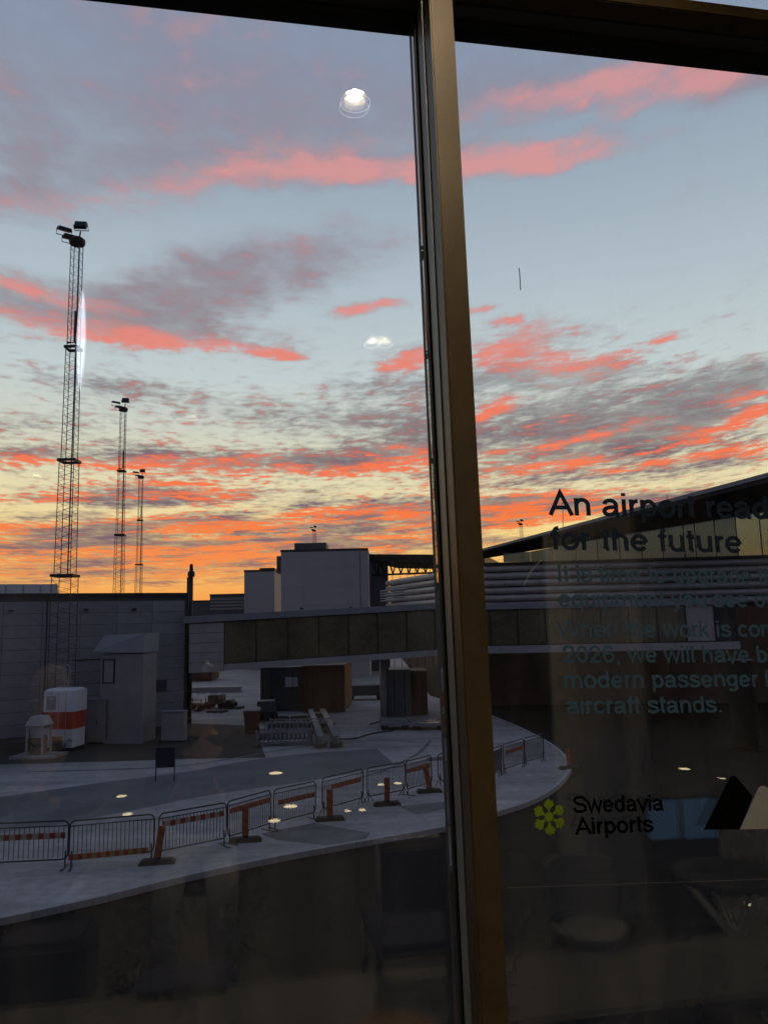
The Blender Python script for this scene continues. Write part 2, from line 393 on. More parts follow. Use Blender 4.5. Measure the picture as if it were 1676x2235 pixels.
# a pale kerb line along the near edge of the apron, stone by stone
kerb_m = mat('kerb_stone', (.28,.28,.30), .8, var=.15, scale=2)
acc = 0.0; prev = near_edge[0]
for q in near_edge[1:]:
    a = Vector((*prev,0)); c_ = Vector((*q,0)); L = (c_-a).length; prev = q
    if L < .05 or a.x < -14: continue
    nst = max(1, round(L / 1.0)); d = (c_-a) / nst
    for i in range(nst):
        st = link('kerb_stone', (bpy.data.meshes.get('kerb_stone') or MB().box(.01,.99,-.075,.075,-.14,.03).mesh('kerb_stone', kerb_m)), apron_o)
        st.location = a + d * i; st.rotation_euler = (0,0,math.atan2(d.y,d.x)); st.scale = (d.length,1,1)
def gpoly(name, pix, z, m): return struct(sheet(name, [Gd(*q) for q in pix], z, m))
lane = smooth_line([(q.x,q.y) for q in [Gd(*p_) for p_ in [(-120,1740),(0,1722),(230,1690),(400,1668),(560,1640),(700,1625),(815,1618)]]]) + \
       smooth_line([(q.x,q.y) for q in [Gd(*p_) for p_ in [(850,1650),(700,1682),(520,1708),(400,1727),(330,1742),(160,1775),(0,1800),(-120,1815)]]])
struct(sheet('asphalt_lane', lane, .004, lane_asphalt))
gpoly('tarmac_strip', [(-160,1660),(0,1652),(410,1640),(575,1637),(560,1600),(545,1568),(400,1562),(-160,1560)], .004, soil)
gpoly('asphalt_patch', [(560,1802),(680,1778),(800,1800),(790,1815),(700,1826),(600,1815)], .004, patch_asphalt)
gpoly('asphalt_patch', [(860,1742),(960,1732),(985,1744),(900,1760)], .004, patch_asphalt)

tyre_m = mat('tyre_mark', (.165,.165,.172), .85, var=.5, scale=.9)
def track(pix, w, z):
    c_ = smooth_line([(v.x,v.y) for v in [Gd(*q_) for q_ in pix]]); L, R_ = [], []
    for i, p_ in enumerate(c_):
        a_ = Vector(c_[max(i-1,0)]); b2 = Vector(c_[min(i+1,len(c_)-1)]); d = (b2-a_).normalized(); n_ = Vector((-d.y,d.x))*w/2
        L.append(Vector(p_)+n_); R_.append(Vector(p_)-n_)
    mb = MB()
    for i in range(len(c_)-1): mb.add([(*L[i],z),(*L[i+1],z),(*R_[i+1],z),(*R_[i],z)], [(0,1,2,3)])
    return struct(mb.build('tyre_mark', tyre_m))
track([(60,1668),(260,1662),(420,1652),(600,1622),(760,1600),(900,1602)], .2, .008)
track([(700,1700),(820,1668),(900,1630),(930,1600)], .18, .012)

# ------------------------------------------------------------------ left building
def panel_grid(parent, name, x0, x1, z0, z1, cols, rows, m, y=0.0, t=.03, gap=.022):
    w = (x1-x0)/cols; h = (z1-z0)/rows
    me = MB().box(gap/2, w-gap/2, y, y+t, gap/2, h-gap/2).mesh(name, m)
    for i in range(cols):
        for j in range(rows):
            link(name, me, parent, (x0+i*w, 0, z0+j*h))
CN = Gd(400,1575); CN.z = 0
wdir = Vector((-.90,-.436,0)); rzL = math.atan2(wdir.y, wdir.x)     # local X runs left along the wall, local Y faces the terminal window
lb = thing('panel_clad_building', 'low flat-roofed building clad in blue-grey metal panels at left', 'building', CN, rzL)
MB().box(0,24,-11,0,0,7.72).build('wall', joint, lb)
panel_grid(lb, 'panel', 0.02, 23.42, .25, 7.45, 12, 11, clad)
MB().box(-.06,24.1,-11.1,.09,7.72,7.9).build('roof_edge', dark_trim, lb)
MB().box(-.05,.09,.032,.10,0,7.7).build('corner_trim', dark_trim, lb)
v_ = MB().box(1.1,1.75,.032,.10,2.25,2.85).build('vent', dark_trim, lb)
for i in range(5): MB().box(1.15,1.7,.10,.13,2.3+i*.11,2.36+i*.11).build('louvre', slate, v_)
dp_ = MB().tube([(7.6,.10,.1),(7.6,.10,7.6)],.045,8).build('downpipe', dark_trim, lb)
MB().box(12.4,15.5,.032,.5,2.9,5.7).build('dark_hatch', black_paint, lb)
for xx, zz_ in ((5.6,6.9),(9.4,6.9),(3.0,6.9)):
    lp_ = MB().box(xx-.12,xx+.12,.032,.2,zz_,zz_+.12).build('wall_lamp', dark_trim, lb)
dr_ = MB().box(2.35,3.3,.032,.09,.05,2.2).build('door', cab_grey, lb); MB().box(2.42,2.5,.09,.13,1.0,1.12).build('handle', dark_steel, dr_)
MB().tube([(4.4,.08,.1),(4.4,.08,4.2),(6.2,.08,4.2)],.03,6).build('conduit', dark_trim, lb)
# roof lantern
rl = thing('roof_lantern', 'low glazed roof lantern on the panel-clad building roof', 'roof light', CN + Vector((0,0,7.9)), rzL)
MB().hexa([(7.0,-3.2,0),(12.4,-3.2,0),(12.4,-1.6,0),(7.0,-1.6,0),(7.0,-3.2,.62),(12.4,-3.2,.62),(12.4,-2.3,.62),(7.0,-2.3,.62)]).build('frame', clad, rl)
lm_ = MB().hexa([(.03,-1.63,.05),(.85,-1.63,.05),(.85,-1.60,.05),(.03,-1.60,.05),(.03,-2.26,.58),(.85,-2.26,.58),(.85,-2.23,.61),(.03,-2.23,.61)]).mesh('pane', clad2)
for i in range(6): link('pane', lm_, rl, (7.05+i*.89, 0, 0.02))

# service block in front of the wall
kb = Gd(262,1606); kb.z = 0
kk = thing('stair_block', 'pale grey stair block with a jutting slanted top beside the striped tank', 'service block', kb, math.radians(-8))
KW = 1.18
MB().box(-KW,KW,-.1,1.5,0,4.55).build('wall', cab_grey, kk)
MB().box(-KW-.03,KW+.03,-.16,-.1,0,.35).build('plinth', clad, kk)
MB().hexa([(-KW-.25,-.5,4.72),(KW+.06,-.25,4.62),(KW+.06,1.6,4.62),(-KW-.25,1.6,4.62),(-KW+.1,.0,5.55),(KW+.06,-.1,5.6),(KW+.06,1.6,5.6),(-KW+.1,1.6,5.55)]).build('hood', clad, kk)
wf = MB()
for q in ((-1.05,-.99,3.05,4.3),(-.45,-.39,3.05,4.3),(-.99,-.45,3.05,3.11),(-.99,-.45,4.24,4.3)): wf.box(q[0],q[1],-.15,-.1,q[2],q[3])
wf_o = wf.build('window', black_paint, kk)
MB().box(-.99,-.45,-.12,-.1,3.11,4.24).build('pane', cab_grey, wf_o)
MB().box(.4,1.0,-.13,-.1,.42,.9).build('access_flap', clad, kk)

sb = Gd(372,1603); sb.z = 0
so = thing('switch_box', 'small grey switch box at the foot of the panel-clad wall', 'utility box', sb, math.radians(-10))
MB().box(-.62,.62,0,.5,.06,1.5).build('body', cab_grey, so, bevel=.02)
MB().box(-.66,.66,-.04,.54,1.5,1.56).build('lid', clad, so)
MB().box(-.6,.6,.05,.45,0,.06).build('plinth', dark_trim, so)

# striped tank
tb = Gd(124,1624); tb.z = 0
ppm = FPX / tb.y
tw = 66*K/ppm/2; th = 126*K/ppm
tk = thing('fuel_tank', 'white container tank with a broad red band near the grass-brown strip', 'tank', tb, math.radians(-6))
for zz0, zz1, m_, nm in ((0.06,.36,white_paint,'lower_shell'),(.36,.64,red_paint,'red_band'),(.64,.985,white_paint,'upper_shell')):
    pr = []
    for cx_, cy_, a0 in ((tw-.06,1.2,0),(-tw+.06,1.2,90),(-tw+.06,.06,180),(tw-.06,.06,270)):
        for i in range(5): a = math.radians(a0+i*22.5); pr.append((cx_+.06*math.cos(a), cy_+.06*math.sin(a)))
    dx = .02 if nm == 'red_band' else .04 if nm == 'upper_shell' else 0
    MB().prism(pr, lambda x,y:(x*(1+dx/tw),y*(1+dx),zz0*th+.002), lambda x,y:(x*(1+dx/tw),y*(1+dx),zz1*th)).build(nm, m_, tk)
MB().hexa([(-tw,.05,th*.985),(tw,.05,th*.985),(tw,1.24,th*.985),(-tw,1.24,th*.985),(-tw+.12,.2,th*1.02),(tw-.12,.2,th*1.02),(tw-.12,1.1,th*1.02),(-tw+.12,1.1,th*1.02)]).build('cap', white_paint, tk)
MB().box(-tw,tw,.1,1.2,0,.06*th).build('skid', dark_steel, tk)
for xx in (-tw*.5,0,tw*.5): MB().box(xx-.012,xx+.012,-.012,.0,.1,th*.95).build('seam', clad2, tk)
MB().box(-tw*.8,-tw*.2,-.03,.0,th*.68,th*.9).build('gauge_panel', clad, tk)
MB().box(-.3,.28,-.16,.02,.1,.72).build('pump_box', timber, tk)
hz = [(.42,-.1,.25),(.55,-.3,.45),(.7,-.2,.62),(.78,-.05,.5)]
MB().tube(smooth3 if False else hz,.05,6).build('hose', steel, tk)
coil = MB()
coil.tube([(.18*math.cos(a/12*6.283)+.05,.6,th*1.02+.72+.42*math.sin(a/12*6.283)) for a in range(12)],.035,5,closed=True)
coil.tube([(-.05,.6,th*1.01),(-.05,.6,th*1.02+.5)],.04,5); coil.tube([(.12,.6,th*1.01),(.12,.6,th*1.02+.4)],.04,5)
coil.build('breather_pipe', steel, tk)

cb = Gd(206,1608); cb.z = 0
cpm = FPX / cb.y; cw = 40*K/cpm/2; chh = 90*K/cpm
co = thing('control_cabinet', 'tall grey control cabinet between the striped tank and stair block', 'cabinet', cb, math.radians(-6))
MB().box(-cw,cw,0,1.0,.1,chh).build('body', cab_grey, co, bevel=.015)
MB().box(-cw+.05,-.01,-.02,0,.2,chh-.08).build('door', cab_grey, co)
d2 = MB().box(.01,cw-.05,-.02,0,.2,chh-.08).build('door', cab_grey, co)
MB().box(.06,.1,-.05,-.02,chh*.45,chh*.55).build('handle', dark_steel, d2)
MB().box(cw,cw+.08,.1,.9,.3,chh-.05).build('side_grille', timber, co)
MB().box(-cw-.04,cw+.04,-.04,1.04,chh,chh+.06).build('roof', clad, co)
MB().box(-cw+.1,cw-.1,.1,.9,0,.1).build('plinth', dark_trim, co)

dull_white = mat('dull_white', (.38,.385,.39), .6, .0, .15, 2)
fb = Gd(72,1638); fb.z = 0
fo = thing('pump_stand', 'small white pump stand with a canopy on a concrete slab', 'pump', fb, math.radians(-6))
fpm = FPX / fb.y; fw = 34*K/fpm/2; fh = 84*K/fpm
MB().box(-fw-.6,fw+.75,-.35,1.1,0.002,.12).build('slab', concrete, fo)
for sx in (-1,1):
    for yy in (.08,.82):
        MB().box(sx*fw-.04,sx*fw+.04,yy-.04,yy+.04,.12,fh-.3).build('leg', dull_white, fo)
MB().hexa([(-fw-.08,-.05,fh-.42),(fw+.08,-.05,fh-.42),(fw+.08,.95,fh-.42),(-fw-.08,.95,fh-.42),(-fw+.12,.1,fh),(fw-.12,.1,fh),(fw-.12,.8,fh),(-fw+.12,.8,fh)]).build('canopy', dull_white, fo)
MB().box(-fw+.1,fw-.1,.15,.75,.12,.95).build('pump_body', timber, fo, bevel=.03)
MB().box(-fw+.02,fw-.02,.12,.78,1.0,fh-.55).build('back_panel', dull_white, fo)
MB().box(-fw+.05,fw-.05,.05,.11,.9,fh-.45).build('front_panel', dull_white, fo)
MB().tube([(-.2,.0,1.3),(-.2,-.06,1.2),(-.1,-.08,.7),(.1,-.05,.5)],.03,6).build('hose', rubber, fo)

# two pipes at the building's corner
for (px, ptop, rr, lab) in ((409.5,1218,.13,'tall round vent pole with a collar at the corner of the panel-clad building'),(402.5,1247,.07,'thin shorter pole next to the collared vent pole')):
    bq = Gd(px,1562); bq.z = 0; topz = Pd(px,ptop,bq.y).z
    t_ = thing('vent_pole', lab, 'pole', bq)
    MB().tube([(0,0,0),(0,0,topz-.5)],rr,10).build('shaft', dark_steel, t_, True)
    if rr > .1:
        MB().lathe([(rr,0),(rr+.1,.05),(rr+.1,.3),(rr,.4),(rr*.8,.8),(.001,.85)],10,(0,0,topz-.85)).build('collar', dark_steel, t_)
    else: MB().tube([(0,0,topz-.5),(0,0,topz)],rr,8).build('tip', dark_steel, t_)
    for zz in (.25, 1.9): MB().box(-rr-.06,rr+.06,-rr-.06,rr+.06,zz,zz+.08).build('bracket', steel, t_)

# ------------------------------------------------------------------ walkway bridge
A = Vector((CN.x+.25, CN.y-.4, 0)); B = Pd(1000,1342,48); B.z = 0; E = Pd(1592,1330,46.5); E.z = 0
def prof(a, b_, ta): return a + (b_-a)*ta
br = thing('glazed_walkway', 'raised enclosed walkway with a long row of dark windows crossing the yard', 'walkway')
def strip(name, p0, p1, z0a, z1a, z0b, z1b, y0, y1, m, parent=br, bevel=0):
    d = (p1-p0).normalized(); n = Vector((-d.y, d.x, 0))           # n points away from the camera
    q = [p0+n*y0, p1+n*y0, p1+n*y1, p0+n*y1]
    zb = [z0a,z0b,z0b,z0a]; zt = [z1a,z1b,z1b,z1a]
    return MB().hexa([(q[i].x,q[i].y,zb[i]) for i in range(4)]+[(q[i].x,q[i].y,zt[i]) for i in range(4)]).build(name, m, parent)
LEN = (B-A).length
t0 = 75/600.
def at(t): return A + (B-A)*t
zb0, zg0, zg1, zr = (3.22,3.58,6.08,6.5), None, None, None
zb1 = (3.86,4.22,6.66,7.02)
def zz(i, t): return zb0[i] + (zb1[i]-zb0[i])*t
strip('floor_beam', at(t0), at(1), zz(0,t0),zz(1,t0),zz(0,1),zz(1,1), -.06,3.0, clad2)
strip('roof', at(-.02), at(1), zz(2,-.02)+.02,zz(3,-.02),zz(2,1)+.02,zz(3,1), -.12,3.1, clad)
strip('core', at(t0), at(1), zz(1,t0)+.002,zz(2,t0)+.018,zz(1,1)+.002,zz(2,1)+.018, .14,2.9, dark_trim)
xs = [75,142,210,277,342,407,472,536,600]
for i in range(len(xs)-1):
    ta, tb2 = xs[i]/600, xs[i+1]/600; g = .035/LEN
    strip('pane', at(ta+g), at(tb2-g), zz(1,ta)+.06,zz(2,ta)-.04,zz(1,tb2)+.06,zz(2,tb2)-.04, .06,.10, pane_dark)
    strip('mullion', at(ta-g), at(ta+g), zz(1,ta),zz(2,ta),zz(1,ta),zz(2,ta), .02,.12, pane_bar)
strip('sill', at(t0), at(1), zz(1,t0),zz(1,t0)+.06,zz(1,1),zz(1,1)+.06, .03,.13, dark_trim)
for j in range(5):                                                     # panelled end by the left building
    z0_ = 3.22 + j*.57; z1_ = z0_+.545
    strip('panel', at(.002), at(t0*.98), z0_,z1_,z0_+.03,z1_+.03, 0,.04, clad2)
strip('end_wall', at(0), at(t0), 3.2,6.1,3.3,6.2, .05,2.9, joint)
# second leg, level
LEN2 = (E-B).length
def at2(t): return B + (E-B)*t
strip('floor_beam', at2(0.002), at2(1), 3.86,4.30,3.84,4.28, -.05,3.0, clad2)
strip('roof', at2(.002), at2(1), 6.52,6.86,6.5,6.84, -.1,3.05, clad)
strip('core', at2(.002), at2(1), 4.31,6.5,4.29,6.49, .14,2.9, dark_trim)
for i in range(9):
    ta, tb2 = i/9.8, (i+1)/9.8; g = .035/LEN2
    strip('pane', at2(ta+g), at2(tb2-g), 4.36,6.46,4.36,6.46, .06,.10, pane_dark if i < 8 else clad2)
    strip('mullion', at2(tb2-g), at2(tb2+g), 4.31,6.5,4.31,6.5, .02,.12, pane_bar)
for t_, rr in ((.72,.3),):
    q = at(t_); n_ = Vector((-(B-A).y,(B-A).x,0)).normalized()*2.6
    MB().tube([(q.x+n_.x,q.y+n_.y,0),(q.x+n_.x,q.y+n_.y,zz(0,t_))],rr,14).build('support_column', cab_grey, br, True)

# ------------------------------------------------------------------ pier on the right
pier = thing('pier_terminal', 'large pier terminal with sloping dark roof, silver tube cladding and glazed wall', 'building')
T0 = Pd(838,1300,78); T1 = Pd(1046,1300,59); T2 = Pd(1800,1300,57)
for i in range(6):
    z_ = 6.95 + i*.56
    MB().tube([(T1.x,T1.y,z_),(T2.x,T2.y,z_)],.262,12).build('cladding_tube', silver, pier, True)
    MB().tube([(T0.x,T0.y,z_),(T1.x-.4,T1.y+.04,z_)],.262,12).build('cladding_tube', silver, pier, True)
dirT = (T2-T1).normalized()
strip('backing_wall', T1, T2, 0,10.15,0,10.15, .3,.6, dark_trim, pier)
strip('backing_wall', T0, T1, 5.5,10.1,5.5,10.1, .3,.6, dark_trim, pier)
strip('ledge', T1, T2, 10.03,10.2,10.03,10.2, -.35,.6, dark_trim, pier)
for i in range(5):
    a_ = Pd(822,1270,76); b2 = Pd(932,1270,70)
    MB().tube([(a_.x,a_.y,7.95+i*.24),(b2.x,b2.y,8.1+i*.24)],.07,6).build('vent_louvre', silver, pier)
# glazed wall under the eaves
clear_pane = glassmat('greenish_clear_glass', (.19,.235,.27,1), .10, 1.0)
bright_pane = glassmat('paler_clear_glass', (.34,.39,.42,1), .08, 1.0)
def roof_under(x):                                                     # overview pixel row of the soffit's back edge
    pts = [(1040,1204),(1148,1198),(1345,1162),(1603,1122),(1760,1092)]
    for (xa,ya),(xb,yb) in zip(pts, pts[1:]):
        if x <= xb: return ya+(yb-ya)*(x-xa)/(xb-xa)
    return pts[-1][1]
gx = [1090,1150,1200,1250,1297,1345,1393,1440,1487,1512,1556,1603,1656,1710,1760]
def gp(x, y): return Pd(x, y, 58.5 + 0.0*x)
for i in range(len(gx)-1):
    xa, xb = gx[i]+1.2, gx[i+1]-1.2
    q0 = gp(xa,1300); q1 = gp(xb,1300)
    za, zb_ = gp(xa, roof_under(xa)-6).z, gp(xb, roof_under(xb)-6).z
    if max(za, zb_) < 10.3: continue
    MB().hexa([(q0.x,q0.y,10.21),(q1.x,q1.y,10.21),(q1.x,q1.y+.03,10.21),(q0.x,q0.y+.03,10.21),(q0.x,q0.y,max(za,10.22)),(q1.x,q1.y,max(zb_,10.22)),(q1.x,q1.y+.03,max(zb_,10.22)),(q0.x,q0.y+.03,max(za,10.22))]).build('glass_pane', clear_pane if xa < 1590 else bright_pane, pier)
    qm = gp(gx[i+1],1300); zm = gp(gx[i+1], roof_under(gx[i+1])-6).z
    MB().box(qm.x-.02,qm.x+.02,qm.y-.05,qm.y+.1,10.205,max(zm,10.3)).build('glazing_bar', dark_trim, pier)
# the sloping roof: a thick tapering eave that climbs toward the right
e0, e1 = Pd(1030,1190,62), Pd(1790,990,46)
s0, s1 = Pd(1030,1209,63.5), Pd(1790,1084,58.3)
th0, th1 = Vector((0,0,.35)), Vector((0,0,.55))
roof = MB().hexa([e0-th0*.6, e1-th1, s1-Vector((0,.0,.02)), s0-Vector((0,0,.02)), e0, e1, s1+Vector((0,1.0,2.2)), s0+Vector((0,1.0,.8))]).build('roof', black_paint, pier)
fd = Vector((0,-.12,0))
MB().hexa([e0+fd-th0*.35, e1+fd-th1*.35, e1-th1*.35+fd*.1, e0-th0*.35+fd*.1, e0+fd+Vector((0,0,.05)), e1+fd+Vector((0,0,.12)), e1+fd*.1+Vector((0,0,.12)), e0+fd*.1+Vector((0,0,.05))]).build('fascia', steel, roof)
# roof lightning rods
for px, py in ((1215,1085),(1440,1068)):
    q = Pd(px,py+70,60); tp = Pd(px,py,60)
    MB().tube([(q.x,q.y,q.z-1),(tp.x,tp.y,tp.z)],.025,5).build('lightning_rod', dark_steel, pier)
# ground storey in deep shade with one round column
MB().tube([(0,0,0),(0,0,3.84)],.62,20).build('x', None) if False else None
gq = Gd(1612,1612); gq.z = 0
tag(MB().lathe([(.001,0),(.58,0),(.58,3.79),(.62,3.8),(.62,3.83),(.001,3.83)],24).build('round_column', mat('dark_concrete', (.075,.073,.072), .85, var=.2), None, True), 'thick pale round column under the walkway at the right', 'column').location = gq  # column concrete in one dark base tone
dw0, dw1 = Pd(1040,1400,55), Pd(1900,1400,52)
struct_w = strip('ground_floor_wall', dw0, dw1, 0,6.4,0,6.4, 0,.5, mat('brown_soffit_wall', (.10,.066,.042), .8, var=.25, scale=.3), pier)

# ------------------------------------------------------------------ distant blocks
def block(name, label, x0, x1, ytop, Y, depth=10, m=tower_clad, roof_m=dark_trim, cat='building', zoff=0):
    a_ = Pd(x0,ytop,Y); b2 = Pd(x1,ytop,Y)
    o = thing(name, label, cat, ((a_.x+b2.x)/2, Y, 0))
    w_ = (b2.x-a_.x)/2; h_ = (a_.z+b2.z)/2
    MB().box(-w_,w_,0,depth,0,h_-.25).build('wall', m, o)
    MB().box(-w_-.05,w_+.05,-.05,depth+.05,h_-.25,h_).build('roof_edge', roof_m if roof_m else m, o)
    return o, w_, h_
o, w_, h_ = block('tower_block', 'tall plain grey block with a rooftop box, the biggest on the skyline', 607,794,1186,86,11)
MB().box(-w_+.03,w_-.03,-.02,0,0,h_-.3).build('facade', tower_clad, o)
pm = mat('tower_panel', (.41,.395,.395), .6, .0, .05, .3)
for i in range(4):
    for j in range(4):
        wv = 2*w_/4; hv = (h_-.3-6)/4
        MB().box(-w_+i*wv+.02,-w_+(i+1)*wv-.02,-.05,-.02,6+j*hv+.02,6+(j+1)*hv-.02).build('panel', pm, o)
rx0 = Pd(634,1171,87).x - o.location.x; rx1 = Pd(703,1171,87).x - o.location.x
MB().box(rx0,rx1,2,6,h_,Pd(668,1171,87).z).build('rooftop_box', slate, o)
MB().box(-w_-.62,-w_-.06,1,3,h_-2.5,h_-.6).build('side_duct', slate, o)
for zz_, xx in ((7.5,-2.6),(7.5,2.9)): MB().box(xx-.14,xx+.14,-.11,-.052,zz_,zz_+.2).build('wall_lamp', dark_trim, o)
MB().box(w_-.9,w_-.85,-.09,-.052,5,h_-.4).build('downpipe', slate, o)
block('stepped_block', 'plain grey block with a stepped roof left of the tall block', 528,593,1231,104,12)
o,_,_ = block('low_annex', 'small grey box just above the stepped block roofline', 562,592,1227,108,8)
o, w_, h_ = block('louvred_shed', 'long low dark shed roof beyond the walkway, far left of the stepped block', 454,529,1283,118,10, slate)
for i in range(4): MB().box(-w_+.1,w_-.1,-.12,0,h_-2.4+i*.5,h_-2.1+i*.5).build('louvre', cab_grey, o)
block('far_shed', 'tiny dark far shed roof beside the vent pole', 412,456,1297,140,10, slate)
# dark hangar roof with open truss
hg = thing('truss_hangar', 'dark flat-roofed hangar with an open steel truss under its eave', 'hangar')
ha, hb = Pd(796,1197,96), Pd(1046,1199,92)
strip('roof', ha, hb, ha.z-.95,ha.z,hb.z-1.0,hb.z, 0,14, black_paint, hg)
hc = Pd(838,1220,96)
strip('wall', Vector((ha.x,ha.y,0)), Vector((hc.x,hc.y,0)), 0,ha.z-.96,0,ha.z-.96, .2,6, slate, hg)
zlo = Pd(850,1240,95).z
strip('bottom_chord', ha, hb, zlo-.12,zlo+.1,zlo-.12,zlo+.1, .3,.6, black_paint, hg)
dh = (hb-ha); nst = 14
for i in range(nst):
    p0 = ha+dh*(i/nst); p1 = ha+dh*((i+.5)/nst); p2 = ha+dh*((i+1)/nst)
    MB().tube([(p0.x,p0.y+.45,zlo),(p1.x,p1.y+.45,ha.z-.95)],.1,5).build('truss_diagonal', black_paint, hg)
    MB().tube([(p1.x,p1.y+.45,ha.z-.95),(p2.x,p2.y+.45,zlo)],.1,5).build('truss_diagonal', black_paint, hg)
    MB().box(p2.x-.03,p2.x+.03,p2.y+8,p2.y+8.1,0,ha.z-.96).build('post', black_paint, hg)

# ------------------------------------------------------------------ floodlight masts
def make_mast(label):
    t = thing('floodlight_mast', label, 'light mast', (0,0,0), 0, 'lattice floodlight masts')
    H = 34.6
    secs = [(-2.2,9.3,1.40,1.36),(9.3,17.3,1.14,1.04),(17.3,25.5,.88,.80),(25.5,33.4,.70,.66)]
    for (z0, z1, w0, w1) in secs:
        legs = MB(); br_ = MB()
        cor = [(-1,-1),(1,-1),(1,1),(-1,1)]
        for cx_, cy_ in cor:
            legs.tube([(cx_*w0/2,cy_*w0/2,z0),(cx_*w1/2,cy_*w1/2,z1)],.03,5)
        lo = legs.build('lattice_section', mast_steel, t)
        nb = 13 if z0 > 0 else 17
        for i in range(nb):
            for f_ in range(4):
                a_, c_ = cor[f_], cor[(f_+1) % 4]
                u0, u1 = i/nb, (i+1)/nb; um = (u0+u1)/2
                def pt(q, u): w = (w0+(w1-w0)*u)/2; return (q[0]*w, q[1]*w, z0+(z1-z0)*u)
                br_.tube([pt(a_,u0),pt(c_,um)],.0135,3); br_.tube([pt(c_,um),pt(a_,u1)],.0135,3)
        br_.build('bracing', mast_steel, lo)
        w = w0/2+.08
        co_ = MB()
        for q in ((-w,w,-w,-w+.12),(-w,w,w-.12,w),(-w,-w+.12,-w,w),(w-.12,w,-w,w)): co_.box(q[0],q[1],q[2],q[3],z1-.12,z1+.06)
        if z1 < 33: co_.build('collar', mast_steel, t)
    MB().tube([(.34,-.44,9.3),(.34,-.44,33)],.05,6).build('cable_duct', mast_steel, t)
    MB().tube([(-.2,-.6,25.7),(.3,-.6,25.7),(.3,-.6,28.0)],.09,6).build('junction_pipe', mast_steel, t)
    MB().lathe([(.001,0),(.55,0),(.6,.15),(.6,.35),(.4,.5),(.001,.5)],12,(0,0,33.35)).build('head_plate', dark_steel, t)
    def flood(x, z, tilt, yaw, w=.95):
        f = link('floodlight', MB().hexa([(-w/2,-.34,-.10),(w/2,-.34,-.10),(w/2,.34,-.10),(-w/2,.34,-.10),(-w/2+.06,-.28,.14),(w/2-.06,-.28,.14),(w/2-.06,.28,.14),(-w/2+.06,.28,.14)]).mesh('floodlight', dark_steel), t, (x,-.2,z), (math.radians(tilt),0,math.radians(yaw)))
        MB().tube([(-w/2-.04,0,0),(-w/2-.04,0,-.46),(w/2+.04,0,-.46),(w/2+.04,0,0)],.035,5).build('bracket', dark_steel, f)
        MB().box(-w/2+.08,w/2-.08,-.28,.28,-.13,-.102).build('lens', slate, f)
        return f
    flood(.28, 34.75, 62, 6); flood(-.92, 34.45, 18, 40, 1.0); flood(-.55, 33.85, 8, 35, .9)
    MB().tube([(-.1,0,33.6),(-.6,-.1,33.75),(-.95,-.2,34.0)],.07,6).build('arm', dark_steel, t)
    MB().tube([(.15,0,33.8),(.28,-.15,34.3)],.06,6).build('arm', dark_steel, t)
    return t
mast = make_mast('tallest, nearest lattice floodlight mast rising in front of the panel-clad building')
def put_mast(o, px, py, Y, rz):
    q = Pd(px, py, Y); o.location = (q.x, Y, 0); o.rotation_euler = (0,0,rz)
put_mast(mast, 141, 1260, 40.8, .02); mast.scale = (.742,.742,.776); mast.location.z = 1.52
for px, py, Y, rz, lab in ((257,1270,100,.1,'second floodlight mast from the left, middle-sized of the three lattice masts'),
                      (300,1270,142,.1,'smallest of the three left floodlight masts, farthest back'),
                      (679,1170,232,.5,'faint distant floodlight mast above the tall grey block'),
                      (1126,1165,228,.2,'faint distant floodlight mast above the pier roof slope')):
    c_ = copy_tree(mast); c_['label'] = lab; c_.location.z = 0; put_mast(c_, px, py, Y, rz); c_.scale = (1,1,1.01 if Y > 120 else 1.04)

# ------------------------------------------------------------------ yard: containers, carts, bins, pallets
def container(name, label, x0, x1, yb, yt, m, dep=5.5, rz=0.0, ribs=10, sign=False, cat='container', doors=True):
    q = Gd((x0+x1)/2, yb); q.z = 0; pm_ = FPX/q.y; w = (x1-x0)*K/pm_/2; h = (yb-yt)*K/pm_
    o = thing(name, label, cat, q, rz)
    MB().box(-w+.03,w-.03,.03,dep,.12,h-.03).build('body', m, o)
    for sx in (-1,1): MB().box(sx*w-.06,sx*w+.06,-.02,.1,.05,h).build('corner_post', m, o)
    MB().box(-w,w,-.02,.08,.04,.16).build('bottom_rail', m, o); MB().box(-w-.02,w+.02,-.03,dep,h-.03,h+.05).build('roof', timber if m is rust else m, o)
    n = ribs
    for i in range(n):
        xx = -w+.1+(2*w-.2)*(i+.5)/n
        MB().box(xx-.05,xx+.05,-.01,.03,.18,h-.06).build('rib', m, o)
    if doors:
        for sx in (-.5,.5): MB().tube([(sx*w,-.04,.2),(sx*w,-.04,h-.1)],.02,5).build('lock_bar', dark_steel, o)
    if sign:
        MB().box(w*.15,w*.75,-.04,-.012,h*.55,h*.78).build('sign', white_paint, o)
    return o
container('shipping_container', 'slate grey container with a small white notice on its front', 566,654,1536,1447,slate, sign=True)
container('shipping_container', 'rust-brown steel container right beside the slate grey one', 655,743,1539,1443,rust, ribs=8, rz=-.06)
container('equipment_container', 'tall dark grey equipment container near the mullion, under the walkway', 843,886,1549,1453,slate, 3.0, ribs=5)
container('equipment_container', 'narrow brown equipment container tucked right of the tall grey one', 888,922,1545,1455,rust, 3.0, ribs=4)
container('distant_shed', 'low brown shed seen far off beneath the left end of the walkway', 412,457,1472,1449,rust, 4, ribs=5, cat='shed', doors=False)

